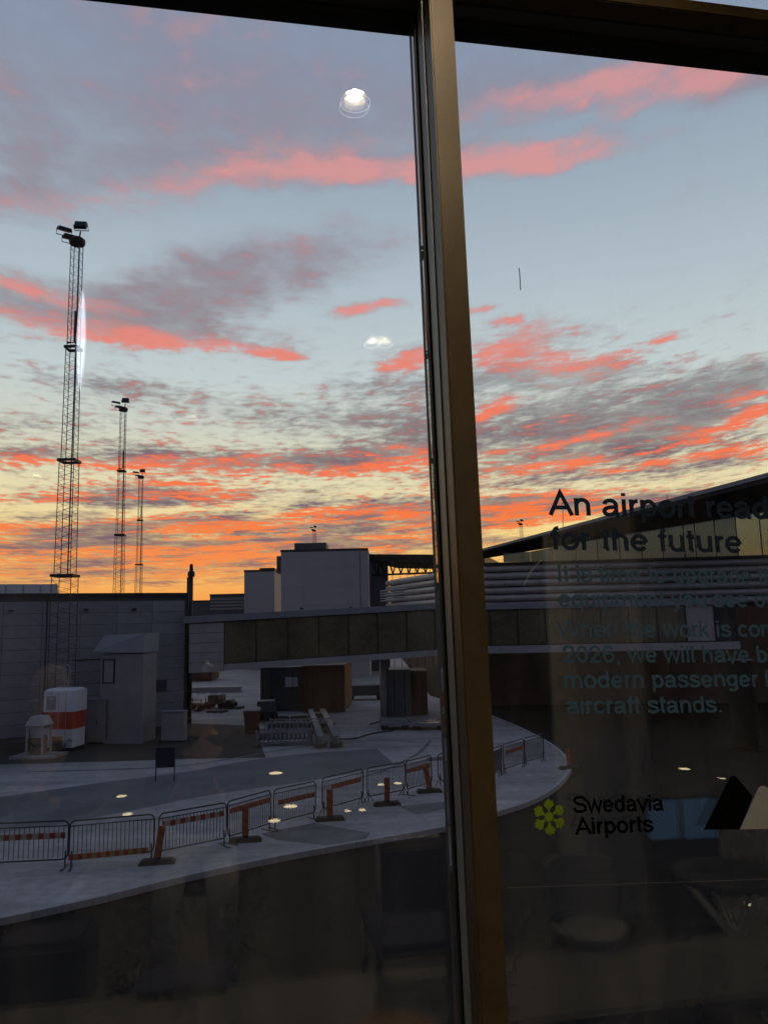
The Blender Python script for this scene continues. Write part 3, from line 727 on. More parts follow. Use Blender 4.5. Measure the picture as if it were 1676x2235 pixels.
def cart(name, label, x0, x1, yb, yt, m, deck=.35, rz=0, cat='trailer', load=None):
    q = Gd((x0+x1)/2, yb); q.z = 0; pm_ = FPX/q.y; w = (x1-x0)*K/pm_/2; h = (yb-yt)*K/pm_
    o = thing(name, label, cat, q, rz)
    MB().box(-w,w,0,1.5,min(deck,h*.45),min(deck,h*.45)+.14).build('deck', m, o)
    me = MB().tube([(0,-.09,0),(0,.09,0)],.2,14).mesh('wheel', rubber)
    for sx in (-.7,.7):
        for yy in (.1,1.4): link('wheel', me, o, (sx*w,yy,.2))
    MB().tube([(-w,.75,.4),(-w-.6,.75,.25)],.04,6).build('drawbar', dark_steel, o)
    if load: MB().box(-w+.08,w-.08,.15,1.35,min(deck,h*.45)+.14,h).build('load', load, o, bevel=.04)
    else:
        for sx in (-1,1):
            for yy in (.05,1.45): MB().box(sx*(w-.05)-.03,sx*(w-.05)+.03,yy-.03,yy+.03,min(deck,h*.45)+.14,h).build('stake', m, o)
        for zz_ in (.7,1.0): MB().box(-w,w,.02,.06,h*zz_-.06,h*zz_).build('side_rail', m, o)
    return o
cart('luggage_trailer', 'long dark flat trailer parked to the right of the brown container', 747,831,1513,1483,slate, load=slate)
cart('tool_trailer', 'low dark trailer with folded gear beside the vent pole', 404,436,1537,1513,dark_steel)
cart('crate_trailer', 'small trailer carrying a timber crate in the far yard', 446,482,1532,1504,timber, load=timber)
cart('pallet_dolly', 'little dolly with a dark box to the right of the timber crate', 484,502,1532,1514,dark_steel, load=slate)
cart('flat_dolly', 'long low dolly with side rails, just left of the mullion', 822,884,1578,1556,steel, .25)
cart('flat_dolly', 'low flat dolly half hidden by the mullion', 889,962,1578,1558,steel, .25)
cart('generator_trailer', 'dark generator trailer in front of the slate grey container', 552,592,1560,1518,dark_steel, .4, load=slate)

q = Gd(542,1584); q.z = 0
wb = thing('wheeled_bin', 'rust-red wheeled bin standing at the corner of the tarmac strip', 'bin', q, -.1)
MB().hexa([(-.3,-.02,.1),(.3,-.02,.1),(.3,.5,.1),(-.3,.5,.1),(-.4,-.1,1.2),(.4,-.1,1.2),(.4,.62,1.2),(-.4,.62,1.2)]).build('body', rust, wb)
MB().hexa([(-.43,-.14,1.2),(.43,-.14,1.2),(.43,.66,1.2),(-.43,.66,1.2),(-.4,-.1,1.28),(.4,-.1,1.28),(.38,.6,1.36),(-.38,.6,1.36)]).build('lid', clad2, wb)
me = MB().tube([(-.05,0,0),(.05,0,0)],.12,12).mesh('wheel', rubber)
for sx in (-.33,.33): link('wheel', me, wb, (sx,.5,.12))

# stacked barrier panels and beams lying in the yard
def stack(name, label, cat, x0, x1, yb, n, m, thick=.12, length=None, rz=0, gap=.03, part='plank', wid=.9):
    q = Gd((x0+x1)/2, yb); q.z = 0; pm_ = FPX/q.y; w = length or (x1-x0)*K/pm_
    o = thing(name, label, cat, q, rz)
    for i in range(n):
        dx = random.uniform(-.08,.08)
        MB().box(-w/2+dx,w/2+dx,random.uniform(-.05,.05),wid+random.uniform(-.05,.05),i*(thick+gap)+.002,i*(thick+gap)+thick).build(part, m, o)
    return o
stack('timber_stack', 'short stack of grey boards among the racks in the middle yard', 'board stack', 676,712,1562,4,timber,.12,rz=.3)
stack('board_pile', 'low pile of pale boards far off by the vent pole', 'board pile', 410,520,1497,3,clad2,.15,part='board')
stack('plank_stack', 'flat stack of planks behind the pallet racks', 'plank stack', 648,690,1562,3,timber,.1,rz=-.1)
def rack(label, px, py, L, Wd, h, rz, n):
    q = Gd(px,py); q.z = 0; o = thing('folded_barrier_rack', label, 'rack', q, rz, 'racks of folded barriers')
    for sx in (-1,1):
        for yy in (0,Wd): MB().box(sx*L/2-.04,sx*L/2+.04,yy-.04,yy+.04,0,h).build('post', steel, o)
    for zz_ in (.18,h-.1):
        for yy in (0,Wd): MB().box(-L/2,L/2,yy-.03,yy+.03,zz_-.04,zz_+.04).build('rail', steel, o)
    for i in range(n):
        xx = -L/2+L*(i+.5)/n
        MB().box(xx-.03,xx+.03,.03,Wd-.03,.22,h-.15).build('slat', steel, o)
rack('front rack of folded grey barriers lying in the middle yard', 612,1612,2.6,1.2,.75,.02,12)
rack('rear rack of folded grey barriers behind the front one', 640,1585,3.4,1.3,.7,-.05,14)
p0, p1 = Gd(697,1552), Gd(728,1618)
for i, (off, lab) in enumerate(((0,'long grey steel beam lying askew beside the barrier racks'),(.75,'second grey steel beam lying parallel, left of the askew one'))):
    d = (p1-p0); o = thing('steel_beam', lab, 'beam', (p0.x-off,p0.y,0), math.atan2(d.y,d.x), 'steel beams in the yard')
    L = d.length
    MB().box(0,L,-.16,.16,.55,.60).build('flange', steel, o); MB().box(0,L,-.16,.16,.25,.30).build('flange', steel, o)
    MB().box(0,L,-.03,.03,.3,.55).build('web', steel, o)
    for xx in (.4,L-.5): MB().box(xx-.09,xx+.09,-.3,.3,0,.25).build('bearer', timber, o)
cp = smooth_line([(v.x,v.y) for v in [Gd(*q) for q in [(730,1598),(765,1597),(790,1590),(815,1584),(850,1580)]]])
tag(MB().tube([(x,y,.03) for x,y in cp],.04,6).build('power_cable', rubber), 'black cable snaking over the concrete toward the low dollies', 'cable')
# loose gear between the racks
for (px, py, w_, h_, lab) in ((652,1584,.9,.55,'dark tool chest behind the front barrier rack'),(712,1600,.8,.5,'dark tool chest at the foot of the askew beam'),(588,1574,.7,.6,'small dark chest left of the rear barrier rack')):
    q = G(px,py); o = thing('tool_chest', lab, 'tool chest', (q.x,q.y,0), random.uniform(-.4,.4), 'tool chests in the yard')
    MB().box(-w_/2,w_/2,0,.5,.05,h_*.72).build('body', slate, o, bevel=.02); MB().box(-w_/2-.02,w_/2+.02,-.02,.52,h_*.72,h_).build('lid', dark_steel, o, bevel=.03)
    MB().tube([(-.12,-.03,h_*.5),(-.12,-.07,h_*.5),(.12,-.07,h_*.5),(.12,-.03,h_*.5)],.012,5).build('handle', steel, o)
    for sx in (-1,1): MB().box(sx*w_*.4-.04,sx*w_*.4+.04,.05,.45,0,.05).build('skid', timber, o)
q = G(617,1572); o = thing('spare_wheel', 'black spare wheel lying by the rear barrier rack', 'wheel', (q.x,q.y,0))
MB().tube([(.34*math.cos(i/16*6.2832),.34*math.sin(i/16*6.2832),.12) for i in range(16)],.115,8,closed=True).build('tyre', rubber, o, True)
MB().lathe([(.05,.06),(.24,.06),(.24,.16),(.05,.14)],16).build('rim', steel, o, True)
for (px, py, lab) in ((468,1556,'timber pallet lying on the concrete left of the red bin'),(505,1548,'second timber pallet, farther back left of the red bin')):
    q = G(px,py); o = thing('pallet', lab, 'pallet', (q.x,q.y,0), random.uniform(-.3,.3), 'timber pallets')
    for j in range(5): MB().box(-.6,.6,j*.2,j*.2+.13,.11,.135).build('board', timber, o)
    for xx in (-.53,0,.53): MB().box(xx-.05,xx+.05,0,.93,0,.11).build('bearer', timber, o)
# small dark board on two legs
q = Gd(357,1688); q.z = 0; ppx = FPX/q.y
o = thing('sign_board', 'small dark board on two legs standing on the lane behind the barriers', 'sign board', q, .05)
bw = 19*K/ppx; bz0 = (1688-1660)*K/ppx; bz1 = (1688-1622)*K/ppx
MB().box(-bw,bw,-.02,.02,bz0,bz1).build('board', mat('dark_board', (.018,.018,.035), .6), o)
for sx in (-1,1):
    MB().box(sx*bw-.015,sx*bw+.015,-.035,.035,0,bz1+.06).build('leg', black_paint, o)
MB().box(-bw,bw,-.03,.03,bz1,bz1+.05).build('top_bar', black_paint, o)
# drain cover
q = Gd(940,1640); o = thing('drain_cover', 'small dark drain cover in the concrete near the mullion', 'drain', (q.x,q.y,0.004))
MB().box(-.35,.35,-.35,.35,0,.012).build('frame', dark_steel, o)
for i in range(5): MB().box(-.3,.3,-.28+i*.12,-.22+i*.12,.012,.02).build('grate_bar', slate, o)

# ------------------------------------------------------------------ crowd barriers
bar_m = mat('barrier_steel', (.045,.047,.055), .5, .4, .2, 8)
st_ry = stripes('red_yellow_board', (.30,.20,.06,1), (.32,.03,.02,1), 0, 4.6)
st_rw = stripes('red_white_board', (.34,.28,.20,1), (.26,.03,.025,1), 0, 3.6)
st_red = stripes('worn_red_board', (.22,.06,.02,1), (.20,.022,.014,1), 0, 5.0, 2.5)
st_post = stripes('slant_red_post', (.26,.075,.02,1), (.24,.028,.015,1), 2, 4.0, 4.0)
BL = 2.1
def round_rect(w, z0, z1, r, n=5):
    pts = []
    for cx_, cz_, a0 in ((w-r,z1-r,0),(r,z1-r,90),(r,z0+r,180),(w-r,z0+r,270)):
        for i in range(n+1): a = math.radians(a0+90*i/n); pts.append((cx_+r*math.cos(a),0,cz_+r*math.sin(a)))
    return pts
proto_bar = MB().tube([(0,0,.24),(0,0,1.0)],.009,5).mesh('bar', bar_m)
proto_frame = MB().tube(round_rect(BL,.2,1.12,.14),.021,6,closed=True).tube([(.02,0,1.0),(BL-.02,0,1.0)],.014,5).mesh('frame', bar_m)
proto_leg = MB().tube([(0,0,.015),(0,0,.4)],.019,6).mesh('leg', bar_m)
proto_foot = MB().box(-.03,.03,-.3,.3,0,.02).mesh('foot', bar_m)
splay = MB().tube([(-.2,0,.01),(0,0,.3),(.2,0,.01)],.015,5).mesh('foot', bar_m)
def barrier(label, a_, b_, board=None, bz=.72, bm_=None, feet='flat', bx=(.06,.96), tilt=0.0):
    a_ = Vector((a_.x,a_.y,0)); b_ = Vector((b_.x,b_.y,0)); d = b_-a_; L = d.length
    t = thing('crowd_barrier', label, 'barrier', a_, math.atan2(d.y,d.x), 'crowd barriers along the apron edge')
    t.rotation_euler = (random.uniform(-.05,.05), 0, math.atan2(d.y,d.x)+random.uniform(-.02,.02))
    sx = L/BL
    f = link('frame', proto_frame, t); f.scale = (sx,1,1)
    n = 19
    for i in range(n): link('bar', proto_bar, t, ((i+1)*L/(n+1),0,0))
    for xx in (.06,L-.06):
        lg = link('leg', proto_leg, t, (xx,0,0)); link('foot', proto_foot if feet == 'flat' else splay, lg)
    if board:
        x0, x1 = bx[0]*L, bx[1]*L
        MB().box(x0,x1,-.055,-.03,bz-.07,bz+.07).build('striped_board', bm_, t)
    return t
def gs(x, y): return G(x, y)
BAR = [
 ((-70,1904),(147,1894),True,.78,'st_rw','leftmost crowd barrier with a red and white striped board, cut by the frame',(.3,.97)),
 ((150,1895),(336,1876),True,.26,'st_ry','second barrier from the left, its long striped board hung at the bottom rail',(.0,.93)),
 ((346,1876),(494,1845),True,.86,'st_rw','third barrier from the left with a striped board near its top',(.05,.95)),
 ((498,1843),(593,1812),True,.86,'st_red','fourth barrier from the left with a worn red board across the middle',(.02,.98)),
 ((597,1811),(688,1787),True,.74,'st_red','fifth barrier from the left with a sloping red board and no marker post',(.08,.95)),
 ((704,1780),(793,1754),True,.80,'st_red','sixth barrier from the left, behind a red post with splayed feet',(.2,.92)),
 ((801,1752),(884,1737),False,.8,'st_red','seventh barrier from the left, the one without any board',(0,1)),
 ((888,1736),(945,1719),True,.80,'st_red','eighth barrier from the left with a red board reaching its post',(.0,.9)),
 ((958,1716),(1068,1704),False,.8,'st_red','ninth barrier, half hidden behind the window mullion',(0,1)),
 ((1072,1703),(1094,1693),False,.8,'st_red','narrow-looking barrier just right of the mullion',(0,1)),
 ((1099,1691),(1143,1674),True,.8,'st_red','barrier right of the mullion with a dark red board',(.1,.9)),
 ((1146,1673),(1188,1662),False,.8,'st_red','last barrier of the row, near the curved end of the apron',(0,1)),
]
BM = dict(st_rw=st_rw, st_ry=st_ry, st_red=st_red)
for i, (a_, b_, bd, bz, mm, lab, bx) in enumerate(BAR):
    barrier(lab, gs(*a_), gs(*b_), bd, bz, BM[mm], 'flat' if i in (0,1,2,3,4,7) else 'splay', bx)
# marker posts on rubber feet
def marker(label, px, py, ytop, lean=0.0, flat=False):
    q = gs(px, py); q.z = 0; h = P(px, ytop, q.y).z
    t = thing('marker_post', label, 'marker post', q, .15, 'red marker posts on rubber feet')
    MB().hexa([(-.46,-.2,0),(.46,-.2,0),(.46,.2,0),(-.46,.2,0),(-.38,-.13,.11),(.38,-.13,.11),(.38,.13,.11),(-.38,.13,.11)]).build('rubber_foot', rubber, t, bevel=.02)
    MB().box(-.08,.08,-.08,.08,.11,.15).build('socket', rubber, t)
    MB().hexa([(-.09,-.02,.15),(.09,-.02,.15),(.09,.02,.15),(-.09,.02,.15),(-.09+lean,-.02,h),(.09+lean,-.02,h),(.09+lean,.02,h),(-.09+lean,.02,h)]).build('post', st_post, t)
marker('leftmost red marker post, leaning, on a grey rubber foot', 344, 1884, 1803, .1)
marker('red marker post in front of the fourth barrier', 536, 1836, 1759)
marker('red marker post in front of the sixth barrier', 720, 1790, 1723)
marker('red marker post in front of the boardless seventh barrier', 845, 1757, 1697)
marker('red marker post leaning left in front of the eighth barrier', 937, 1729, 1672, -.12)
marker('small red marker post at the curved tip of the apron', 1243, 1678, 1634, -.05)

# ------------------------------------------------------------------ the terminal's window wall
WA = math.radians(80)
HV = Vector((math.sin(WA), math.cos(WA), 0)); NV = Vector((math.cos(WA), -math.sin(WA), 0))   # along the glass / into the room
W0 = Pd(1000,1342,2.05); W0.z = EYE
FLOOR, CEIL = EYE-1.65, EYE+2.65
RZW = math.atan2(HV.y, HV.x)
def onwin(x, y, off=0.0):            # photo pixel to (u, height) on the glass
    d = ray(x, y); t = ((W0-C).dot(NV)+off)/d.dot(NV); q = C+d*t
    return (q-W0).dot(HV), q.z-FLOOR
def room(u, y, z=0.0): q = W0+HV*u+NV*y; return Vector((q.x,q.y,FLOOR+z))
def mirror_to_room(V): return V - NV*(2*(V-W0).dot(NV))
def seen_in_glass(x, y, z):          # where in the room a thing of height z stands to mirror at this pixel
    d = ray(x, y); V = C+d*((z-C.z)/d.z); return mirror_to_room(V)
bronze = mat('bronze_anodised', (.044,.029,.0115), .45, .2, .2, 5)
alu = mat('grey_aluminium', (.15,.16,.18), .45, .3, .1, 4)
glass = glassmat('window_glass', (.965,.97,.965,1), .042, 1.9, dust=.02)
win = thing('window_wall', 'bronze-framed terminal window with one thick mullion and a top rail', 'window', room(0,0), RZW)
# local: X along the glass, -Y into the room, Z from the room floor
TZ = 1.65+1.735                        # underside of the top rail
ztop = onwin(*s(1594,10),.17)[1]
HTOP = CEIL-FLOOR
def lean(z): return -.0145*(z-1.65)
def mull(u0, u1, y0, y1, z0, z1): return MB().hexa([(u0+lean(z0),y0,z0),(u1+lean(z0),y0,z0),(u1+lean(z0),y1,z0),(u0+lean(z0),y1,z0),(u0+lean(z1),y0,z1),(u1+lean(z1),y0,z1),(u1+lean(z1),y1,z1),(u0+lean(z1),y1,z1)])
ULEFT = -.0535; MW = .066
for u in (ULEFT-2.25, ULEFT, ULEFT+2.25):
    mo = mull(u,u+MW,-.17,-.10,0,HTOP).build('mullion', bronze, win, bevel=.004)
    mull(u-.004,u+MW+.004,-.0985,-.042,0,HTOP).build('cover_strip', alu, mo)
    mull(u-.001,u+MW+.001,-.041,-.028,0,HTOP).build('groove', black_paint, mo)
    mull(u-.012,u+MW+.012,-.027,.03,0,HTOP).build('gasket', rubber, mo)
for (a_, c_) in ((ULEFT-2.25+MW, ULEFT),(ULEFT+MW, ULEFT+2.25)):
    sh = lean(TZ)
    tr = MB().box(a_+sh+.006,c_+sh-.006,-.168,-.10,TZ,ztop).build('top_rail', bronze, win, bevel=.003)
    MB().box(a_+sh+.006,c_+sh-.006,-.0985,-.05,TZ-.004,ztop).build('cover_strip', dark_trim, tr)
    MB().box(a_+sh+.006,c_+sh-.006,-.049,.03,TZ-.012,ztop).build('gasket', rubber, tr)
    mull(a_+.0125,c_-.0125,-.02,0,.0,TZ-.013).build('glass_pane', glass, win)
    mull(a_+.0125,c_-.0125,-.02,0,ztop+.001,HTOP).build('glass_pane', glass, win)

# ------------------------------------------------------------------ lettering on the glass (flat vinyl on the room side)
vin_head = mat('navy_vinyl', (.010,.019,.040), .7, .0, .1, 20, spec=.08)
vin_text = mat('slate_vinyl', (.034,.074,.128), .7, .0, .1, 20, spec=.1)
vin_black = mat('black_vinyl', (.0012,.0012,.0016), .8, .0, .1, 20, spec=.03)
vin_green = mat('lime_vinyl', (.13,.19,.010), .7, .0, .1, 20, spec=.1)
vin_pale = mat('beige_vinyl', (.18,.185,.19), .7, .0, .05, 20)
def arc(cx, cy, rx, ry, a0, a1, n=14):
    return [(cx+rx*math.cos(math.radians(a0+(a1-a0)*i/n)), cy+ry*math.sin(math.radians(a0+(a1-a0)*i/n))) for i in range(n+1)]
def ell(cx, cy, rx, ry): return arc(cx, cy, rx, ry, 0, 360, 26)
def sm(*pts): return smooth_line(list(pts), 5)
XH = .74
ARCH = arc(.388,.44,.232,.235,180,0)+[(.62,0)]
GL = {   # grotesque letterforms as stroke centre lines, cap height 1: (advance, strokes)
 'A':(.93,[[(.04,0),(.465,.965),(.89,0)],[(.19,.33),(.74,.33)]]), 'I':(.39,[[(.19,0),(.19,1)]]),
 'W':(1.32,[[(.05,1),(.35,.04),(.66,.95),(.97,.04),(1.27,1)]]), 'S':(.93,[sm((.81,.71),(.73,.88),(.46,.935),(.20,.86),(.15,.71),(.27,.57),(.50,.50),(.73,.42),(.815,.27),(.73,.12),(.46,.065),(.18,.13),(.10,.31))]),
 'a':(.77,[arc(.36,.47,.235,.205,168,0)+[(.595,.13),(.63,.065),(.72,.06)],sm((.595,.42),(.47,.385),(.27,.36),(.135,.27),(.14,.13),(.28,.065),(.46,.10),(.595,.25))]),
 'b':(.77,[[(.155,0),(.155,1)],ell(.405,.365,.245,.305)]), 'c':(.70,[arc(.375,.365,.255,.305,38,322,20)]),
 'd':(.77,[[(.62,0),(.62,1)],ell(.37,.365,.245,.305)]), 'e':(.77,[[(.12,.375),(.655,.375)],arc(.387,.365,.268,.305,2,322,22)]),
 'f':(.39,[[(.19,0),(.19,.78)]+arc(.33,.79,.14,.145,180,85,6),[(.03,.675),(.36,.675)]]),
 'g':(.77,[ell(.37,.385,.245,.285),[(.62,.74),(.62,-.04)]+arc(.385,-.04,.235,.165,0,-155,10)]),
 'h':(.77,[[(.155,0),(.155,1)],ARCH]), 'i':(.31,[[(.155,0),(.155,XH)],[(.155,.87),(.155,1)]]),
 'k':(.70,[[(.15,0),(.15,1)],[(.60,.74),(.17,.30)],[(.31,.43),(.64,0)]]), 'l':(.31,[[(.155,0),(.155,1)]]),
 'm':(1.16,[[(.145,0),(.145,XH)],arc(.36,.47,.215,.205,180,0)+[(.575,0)],arc(.80,.47,.215,.205,180,0)+[(1.015,0)]]),
 'n':(.77,[[(.155,0),(.155,XH)],ARCH]), 'o':(.77,[ell(.387,.365,.268,.305)]),
 'p':(.77,[[(.155,-.27),(.155,XH)],ell(.405,.365,.245,.305)]), 'q':(.77,[[(.62,-.27),(.62,XH)],ell(.37,.365,.245,.305)]),
 'r':(.46,[[(.155,0),(.155,XH)],arc(.42,.40,.265,.272,180,88,8)]),
 's':(.70,[sm((.59,.52),(.53,.64),(.35,.68),(.17,.63),(.15,.50),(.34,.395),(.55,.31),(.60,.19),(.50,.09),(.34,.06),(.16,.10),(.09,.22))]),
 't':(.39,[[(.19,.95),(.19,.17)]+arc(.30,.17,.11,.105,180,275,6),[(.03,.675),(.36,.675)]]),
 'u':(.77,[[(.155,XH),(.155,.30)]+arc(.387,.30,.232,.235,180,360),[(.62,0),(.62,XH)]]),
 'v':(.70,[[(.05,XH),(.35,.03),(.65,XH)]]), 'w':(1.0,[[(.05,XH),(.27,.04),(.50,.70),(.73,.04),(.95,XH)]]),
 'y':(.70,[[(.05,XH),(.36,.03)],[(.65,XH),(.33,-.10),(.26,-.19),(.10,-.205)]]),
 '0':(.77,[ell(.387,.5,.262,.44)]), '2':(.77,[sm((.12,.66),(.17,.85),(.38,.938),(.58,.86),(.63,.70),(.53,.52),(.27,.28),(.15,.12))+[(.13,.065),(.66,.065)]]),
 '6':(.77,[ell(.395,.325,.262,.26),sm((.62,.78),(.54,.90),(.40,.938),(.23,.84),(.14,.58),(.133,.33))]),
 ',':(.39,[[(.19,.13),(.19,.0),(.13,-.13)]]), '.':(.39,[[(.19,0),(.19,.13)]]), ' ':(.39,[]),
}
def ribbon(pts, t):
    pts = [Vector(p_) for p_ in pts]; n = len(pts); closed = (pts[0]-pts[-1]).length < 1e-5
    L, R_ = [], []
    for i in range(n):
        a_ = pts[i-1] if i else (pts[-2] if closed else None); c_ = pts[i+1] if i < n-1 else (pts[1] if closed else None)
        d0 = (pts[i]-a_).normalized() if a_ is not None else None; d1 = (c_-pts[i]).normalized() if c_ is not None else None
        d0 = d0 or d1; d1 = d1 or d0
        n0 = Vector((-d0.y,d0.x)); n1 = Vector((-d1.y,d1.x)); m_ = (n0+n1)
        m_ = m_.normalized() if m_.length > .05 else n0
        k_ = t/max(.45, m_.dot(n0)); L.append(pts[i]+m_*k_); R_.append(pts[i]-m_*k_)
    return L, R_
def line_width(txt, track): return sum(GL[c][0]+track for c in txt)
def letter_line(name, txt, meas, p0, p1, cap, m, parent, weight=.086, track=-.01, xmax=1720):
    a_ = Vector(onwin(*p0)); c_ = Vector(onwin(*p1)); cp_ = Vector(onwin(p0[0], p0[1]-cap))
    first, last = GL[meas[0]], GL[meas[-1]]
    ex = (c_-a_)/(line_width(meas, track)-.16); ey = (cp_-a_).length
    x = -.08
    holder = bpy.data.objects.new(name, None); COL.objects.link(holder); holder.parent = parent; holder.empty_display_size = .05
    for ch in txt:
        adv, strokes = GL[ch]
        if strokes and a_.x+ex.x*x < onwin(xmax, p0[1])[0]:
            mb = MB()
            for k_, st_ in enumerate(strokes):
                L, R_ = ribbon(st_, weight); n = len(L)
                def W_(q, dy):
                    u = a_.x+ex.x*(x+q.x); z = a_.y+ex.y*(x+q.x)+q.y*ey; return (u+lean(z)-lean(a_.y), dy, z)
                y0 = -.0204-.00012*k_; y1 = y0-.0004
                for i in range(n-1):
                    mb.hexa([W_(L[i],y0),W_(L[i+1],y0),W_(R_[i+1],y0),W_(R_[i],y0),W_(L[i],y1),W_(L[i+1],y1),W_(R_[i+1],y1),W_(R_[i],y1)])
            mb.build('letter', m, holder)
        x += adv+track
    return holder
hd = thing('window_heading', 'large dark two-line heading lettered on the right window pane', 'lettering', room(0,0), RZW)
letter_line('line', 'An airport ready', 'An airport read', (1197,1126.5), (1665,1135), 51, vin_head, hd)
letter_line('line', 'for the future', 'for the future', (1200,1201), (1607,1208), 50, vin_head, hd)
pg = thing('window_paragraph', 'six smaller slate lines of text below the heading on the right pane', 'lettering', room(0,0), RZW)
for txt, meas, p0, p1 in (('It is time to upgrade the','It is time to',(1211,1271),(1443,1273)),
    ('equipment you see outside.','equipment',(1214,1325.5),(1440,1325.5)),
    ('When the work is completed in','When the work is',(1214,1391),(1583.6,1390)),
    ('2026, we will have built','2026, we will have',(1224,1445.5),(1623,1445)),
    ('modern passenger bridges and','modern passenger',(1225,1501),(1642,1497.5)),
    ('aircraft stands.','aircraft stands.',(1231,1556),(1566,1553))):
    letter_line('line', txt, meas, p0, p1, 37, vin_text, pg, .08)
lg = thing('operator_logo', 'black operator name with a lime snowflake emblem, low on the right pane', 'logo', room(0,0), RZW)
letter_line('name_line', 'Swedavia', 'Swedavia', (1246,1770), (1437,1765), 36, vin_black, lg)
letter_line('name_line', 'Airports', 'Airports', (1252,1817), (1415,1811), 36, vin_black, lg)
def flat_poly(parent, name, polys, m, y=-.0205):
    mb = MB()
    for pl in polys: mb.prism(pl, lambda u,z:(u,y,z), lambda u,z:(u,y-.0006,z))
    return mb.build(name, m, parent)
ec = Vector(onwin(1191,1779)); er = (Vector(onwin(1191,1741))-ec).length
def bar2(a_, c_, w):
    d = (c_-a_).normalized(); n_ = Vector((-d.y,d.x))*w; k_ = d*w*.5
    return [tuple(a_-n_-k_),tuple(c_-n_),tuple(c_+d*w*.9),tuple(c_+n_),tuple(a_+n_-k_)]
flat_poly(lg, 'emblem_centre', [[(ec.x+er*.27*math.cos(a*math.pi/9), ec.y+er*.27*math.sin(a*math.pi/9)) for a in range(18)]], vin_green)
for i in range(6):
    a = math.radians(90+60*i); d = Vector((math.cos(a),math.sin(a)))
    arms = [bar2(ec+d*er*.36, ec+d*er*.98, er*.085)]
    for sg in (-1,1):
        for base, ln in ((.50,.36),(.72,.26)):
            e2 = Vector((math.cos(a+sg*.85),math.sin(a+sg*.85)))
            arms.append(bar2(ec+d*er*base, ec+d*er*base+e2*er*ln, er*.075))
    for k_, pl in enumerate(arms):
        flat_poly(lg, 'emblem_arm' if k_ == 0 else 'emblem_branch', [pl], vin_green, -.0205-.0007*(k_+1))
mk = thing('mountain_mark', 'black and beige twin-peak mark at the lower right of the pane', 'logo', room(0,0), RZW)
def zpx(x, y): return tuple(onwin(1120+x/2.984, 1680+y/2.984))
flat_poly(mk, 'black_peak', [[zpx(*q) for q in ((1210,378),(1372,52),(1382,36),(1396,30),(1412,34),(1428,48),(1525,165),(1440,375))]], vin_black)
flat_poly(mk, 'beige_peak', [[zpx(*q) for q in ((1442,375),(1556,118),(1570,100),(1590,94),(1608,100),(1622,112),(1790,368))]], vin_pale, -.0215)
# faint marks on the pane
sc_m = mat('pale_scratch', (.30,.30,.30), .6)
for nm, pts, w, m_ in (('scratch', [(1136,1283),(1150,1250),(1174,1224)], 1.0, sc_m), ('film_seam', [(1100,1932),(1250,1927),(1400,1922),(1560,1917),(1690,1912)], .9, mat('film_seam', (.055,.055,.055), .6)), ('smudge', [(1127,592),(1129,615),(1130,640)], 2.2, dark_trim)):
    q = [Vector(onwin(*p_)) for p_ in pts]
    mb = MB()
    for a_, c_ in zip(q, q[1:]):
        d = (c_-a_).normalized(); n_ = Vector((-d.y,d.x))*w*.0006
        mb.prism([tuple(a_-n_),tuple(c_-n_),tuple(c_+n_),tuple(a_+n_)], lambda u,z:(u,-.0205,z), lambda u,z:(u,-.021,z))
    mb.build(nm, m_, win)

# ------------------------------------------------------------------ the room behind the glass (seen only as a reflection)
room_dark = mat('dark_room_wall', (.05,.048,.045), .8)
floor_m = mat('dark_floor', (.03,.028,.026), .45, .0, .2, 1.5)
ceil_m = mat('ceiling_board', (.06,.058,.055), .9)
def roombox(name, u0, u1, y0, y1, z0, z1, m):
    o = MB().box(u0,u1,-y1,-y0,z0,z1).build(name, m); o.location = room(0,0); o.rotation_euler = (0,0,RZW); return struct(o)
roombox('floor', -15,15,-.03,15,-.4,0,floor_m)
roombox('ceiling', -15,15,-.03,15,HTOP,HTOP+.3,ceil_m)
roombox('wall_back', -15,15,15,15.2,-.4,HTOP+.3,room_dark)
roombox('wall_left', -15.2,-15,-.03,15,-.4,HTOP+.3,room_dark)
roombox('wall_right', 15,15.2,-.03,15,-.4,HTOP+.3,room_dark)
roombox('wall_window_side', -15,ULEFT-2.26+lean(0)-.02,-.03,.02,0,HTOP,room_dark)
roombox('wall_window_end', ULEFT+2.25+MW+.06,15,-.03,.02,0,HTOP,room_dark)
roombox('wall_lower_storey', -15,15,0,.3,-FLOOR-.12,-.4,room_dark)

lamp_e = emit('lamp_glow', (1.0,.82,.55,1), 60)
lamp_w = mat('lamp_reflector', (.75,.72,.66), .35)
trim_g = emit('trim_glow', (1.0,.9,.7,1), 3.2)
def downlight(pos, label):
    t = thing('downlight', label, 'downlight', (pos.x,pos.y,CEIL), 0, 'round ceiling downlights')
    MB().lathe([(.066,0),(.066,-.048),(.058,-.048),(.053,-.008),(.053,-.002)],24).build('reflector', lamp_w, t, True)
    MB().lathe([(.001,-.004),(.0525,-.004)],24).build('lens', lamp_e, t)
    MB().lathe([(.0725,-.0765),(.0765,-.0765),(.0765,-.080),(.0725,-.080),(.0725,-.0765)],24).build('trim', trim_g, t, True)
    return t
_dl = downlight
def downlight(pos, label):
    t = _dl(pos, label)
    L = bpy.data.lights.new('downlight_beam', 'SPOT'); L.energy = 185; L.color = (1.0,.79,.52); L.spot_size = math.radians(150); L.spot_blend = .5; L.shadow_soft_size = .011
    o = bpy.data.objects.new('beam', L); COL.objects.link(o); o.parent = t; o.location = (0,0,-.016)
    return t
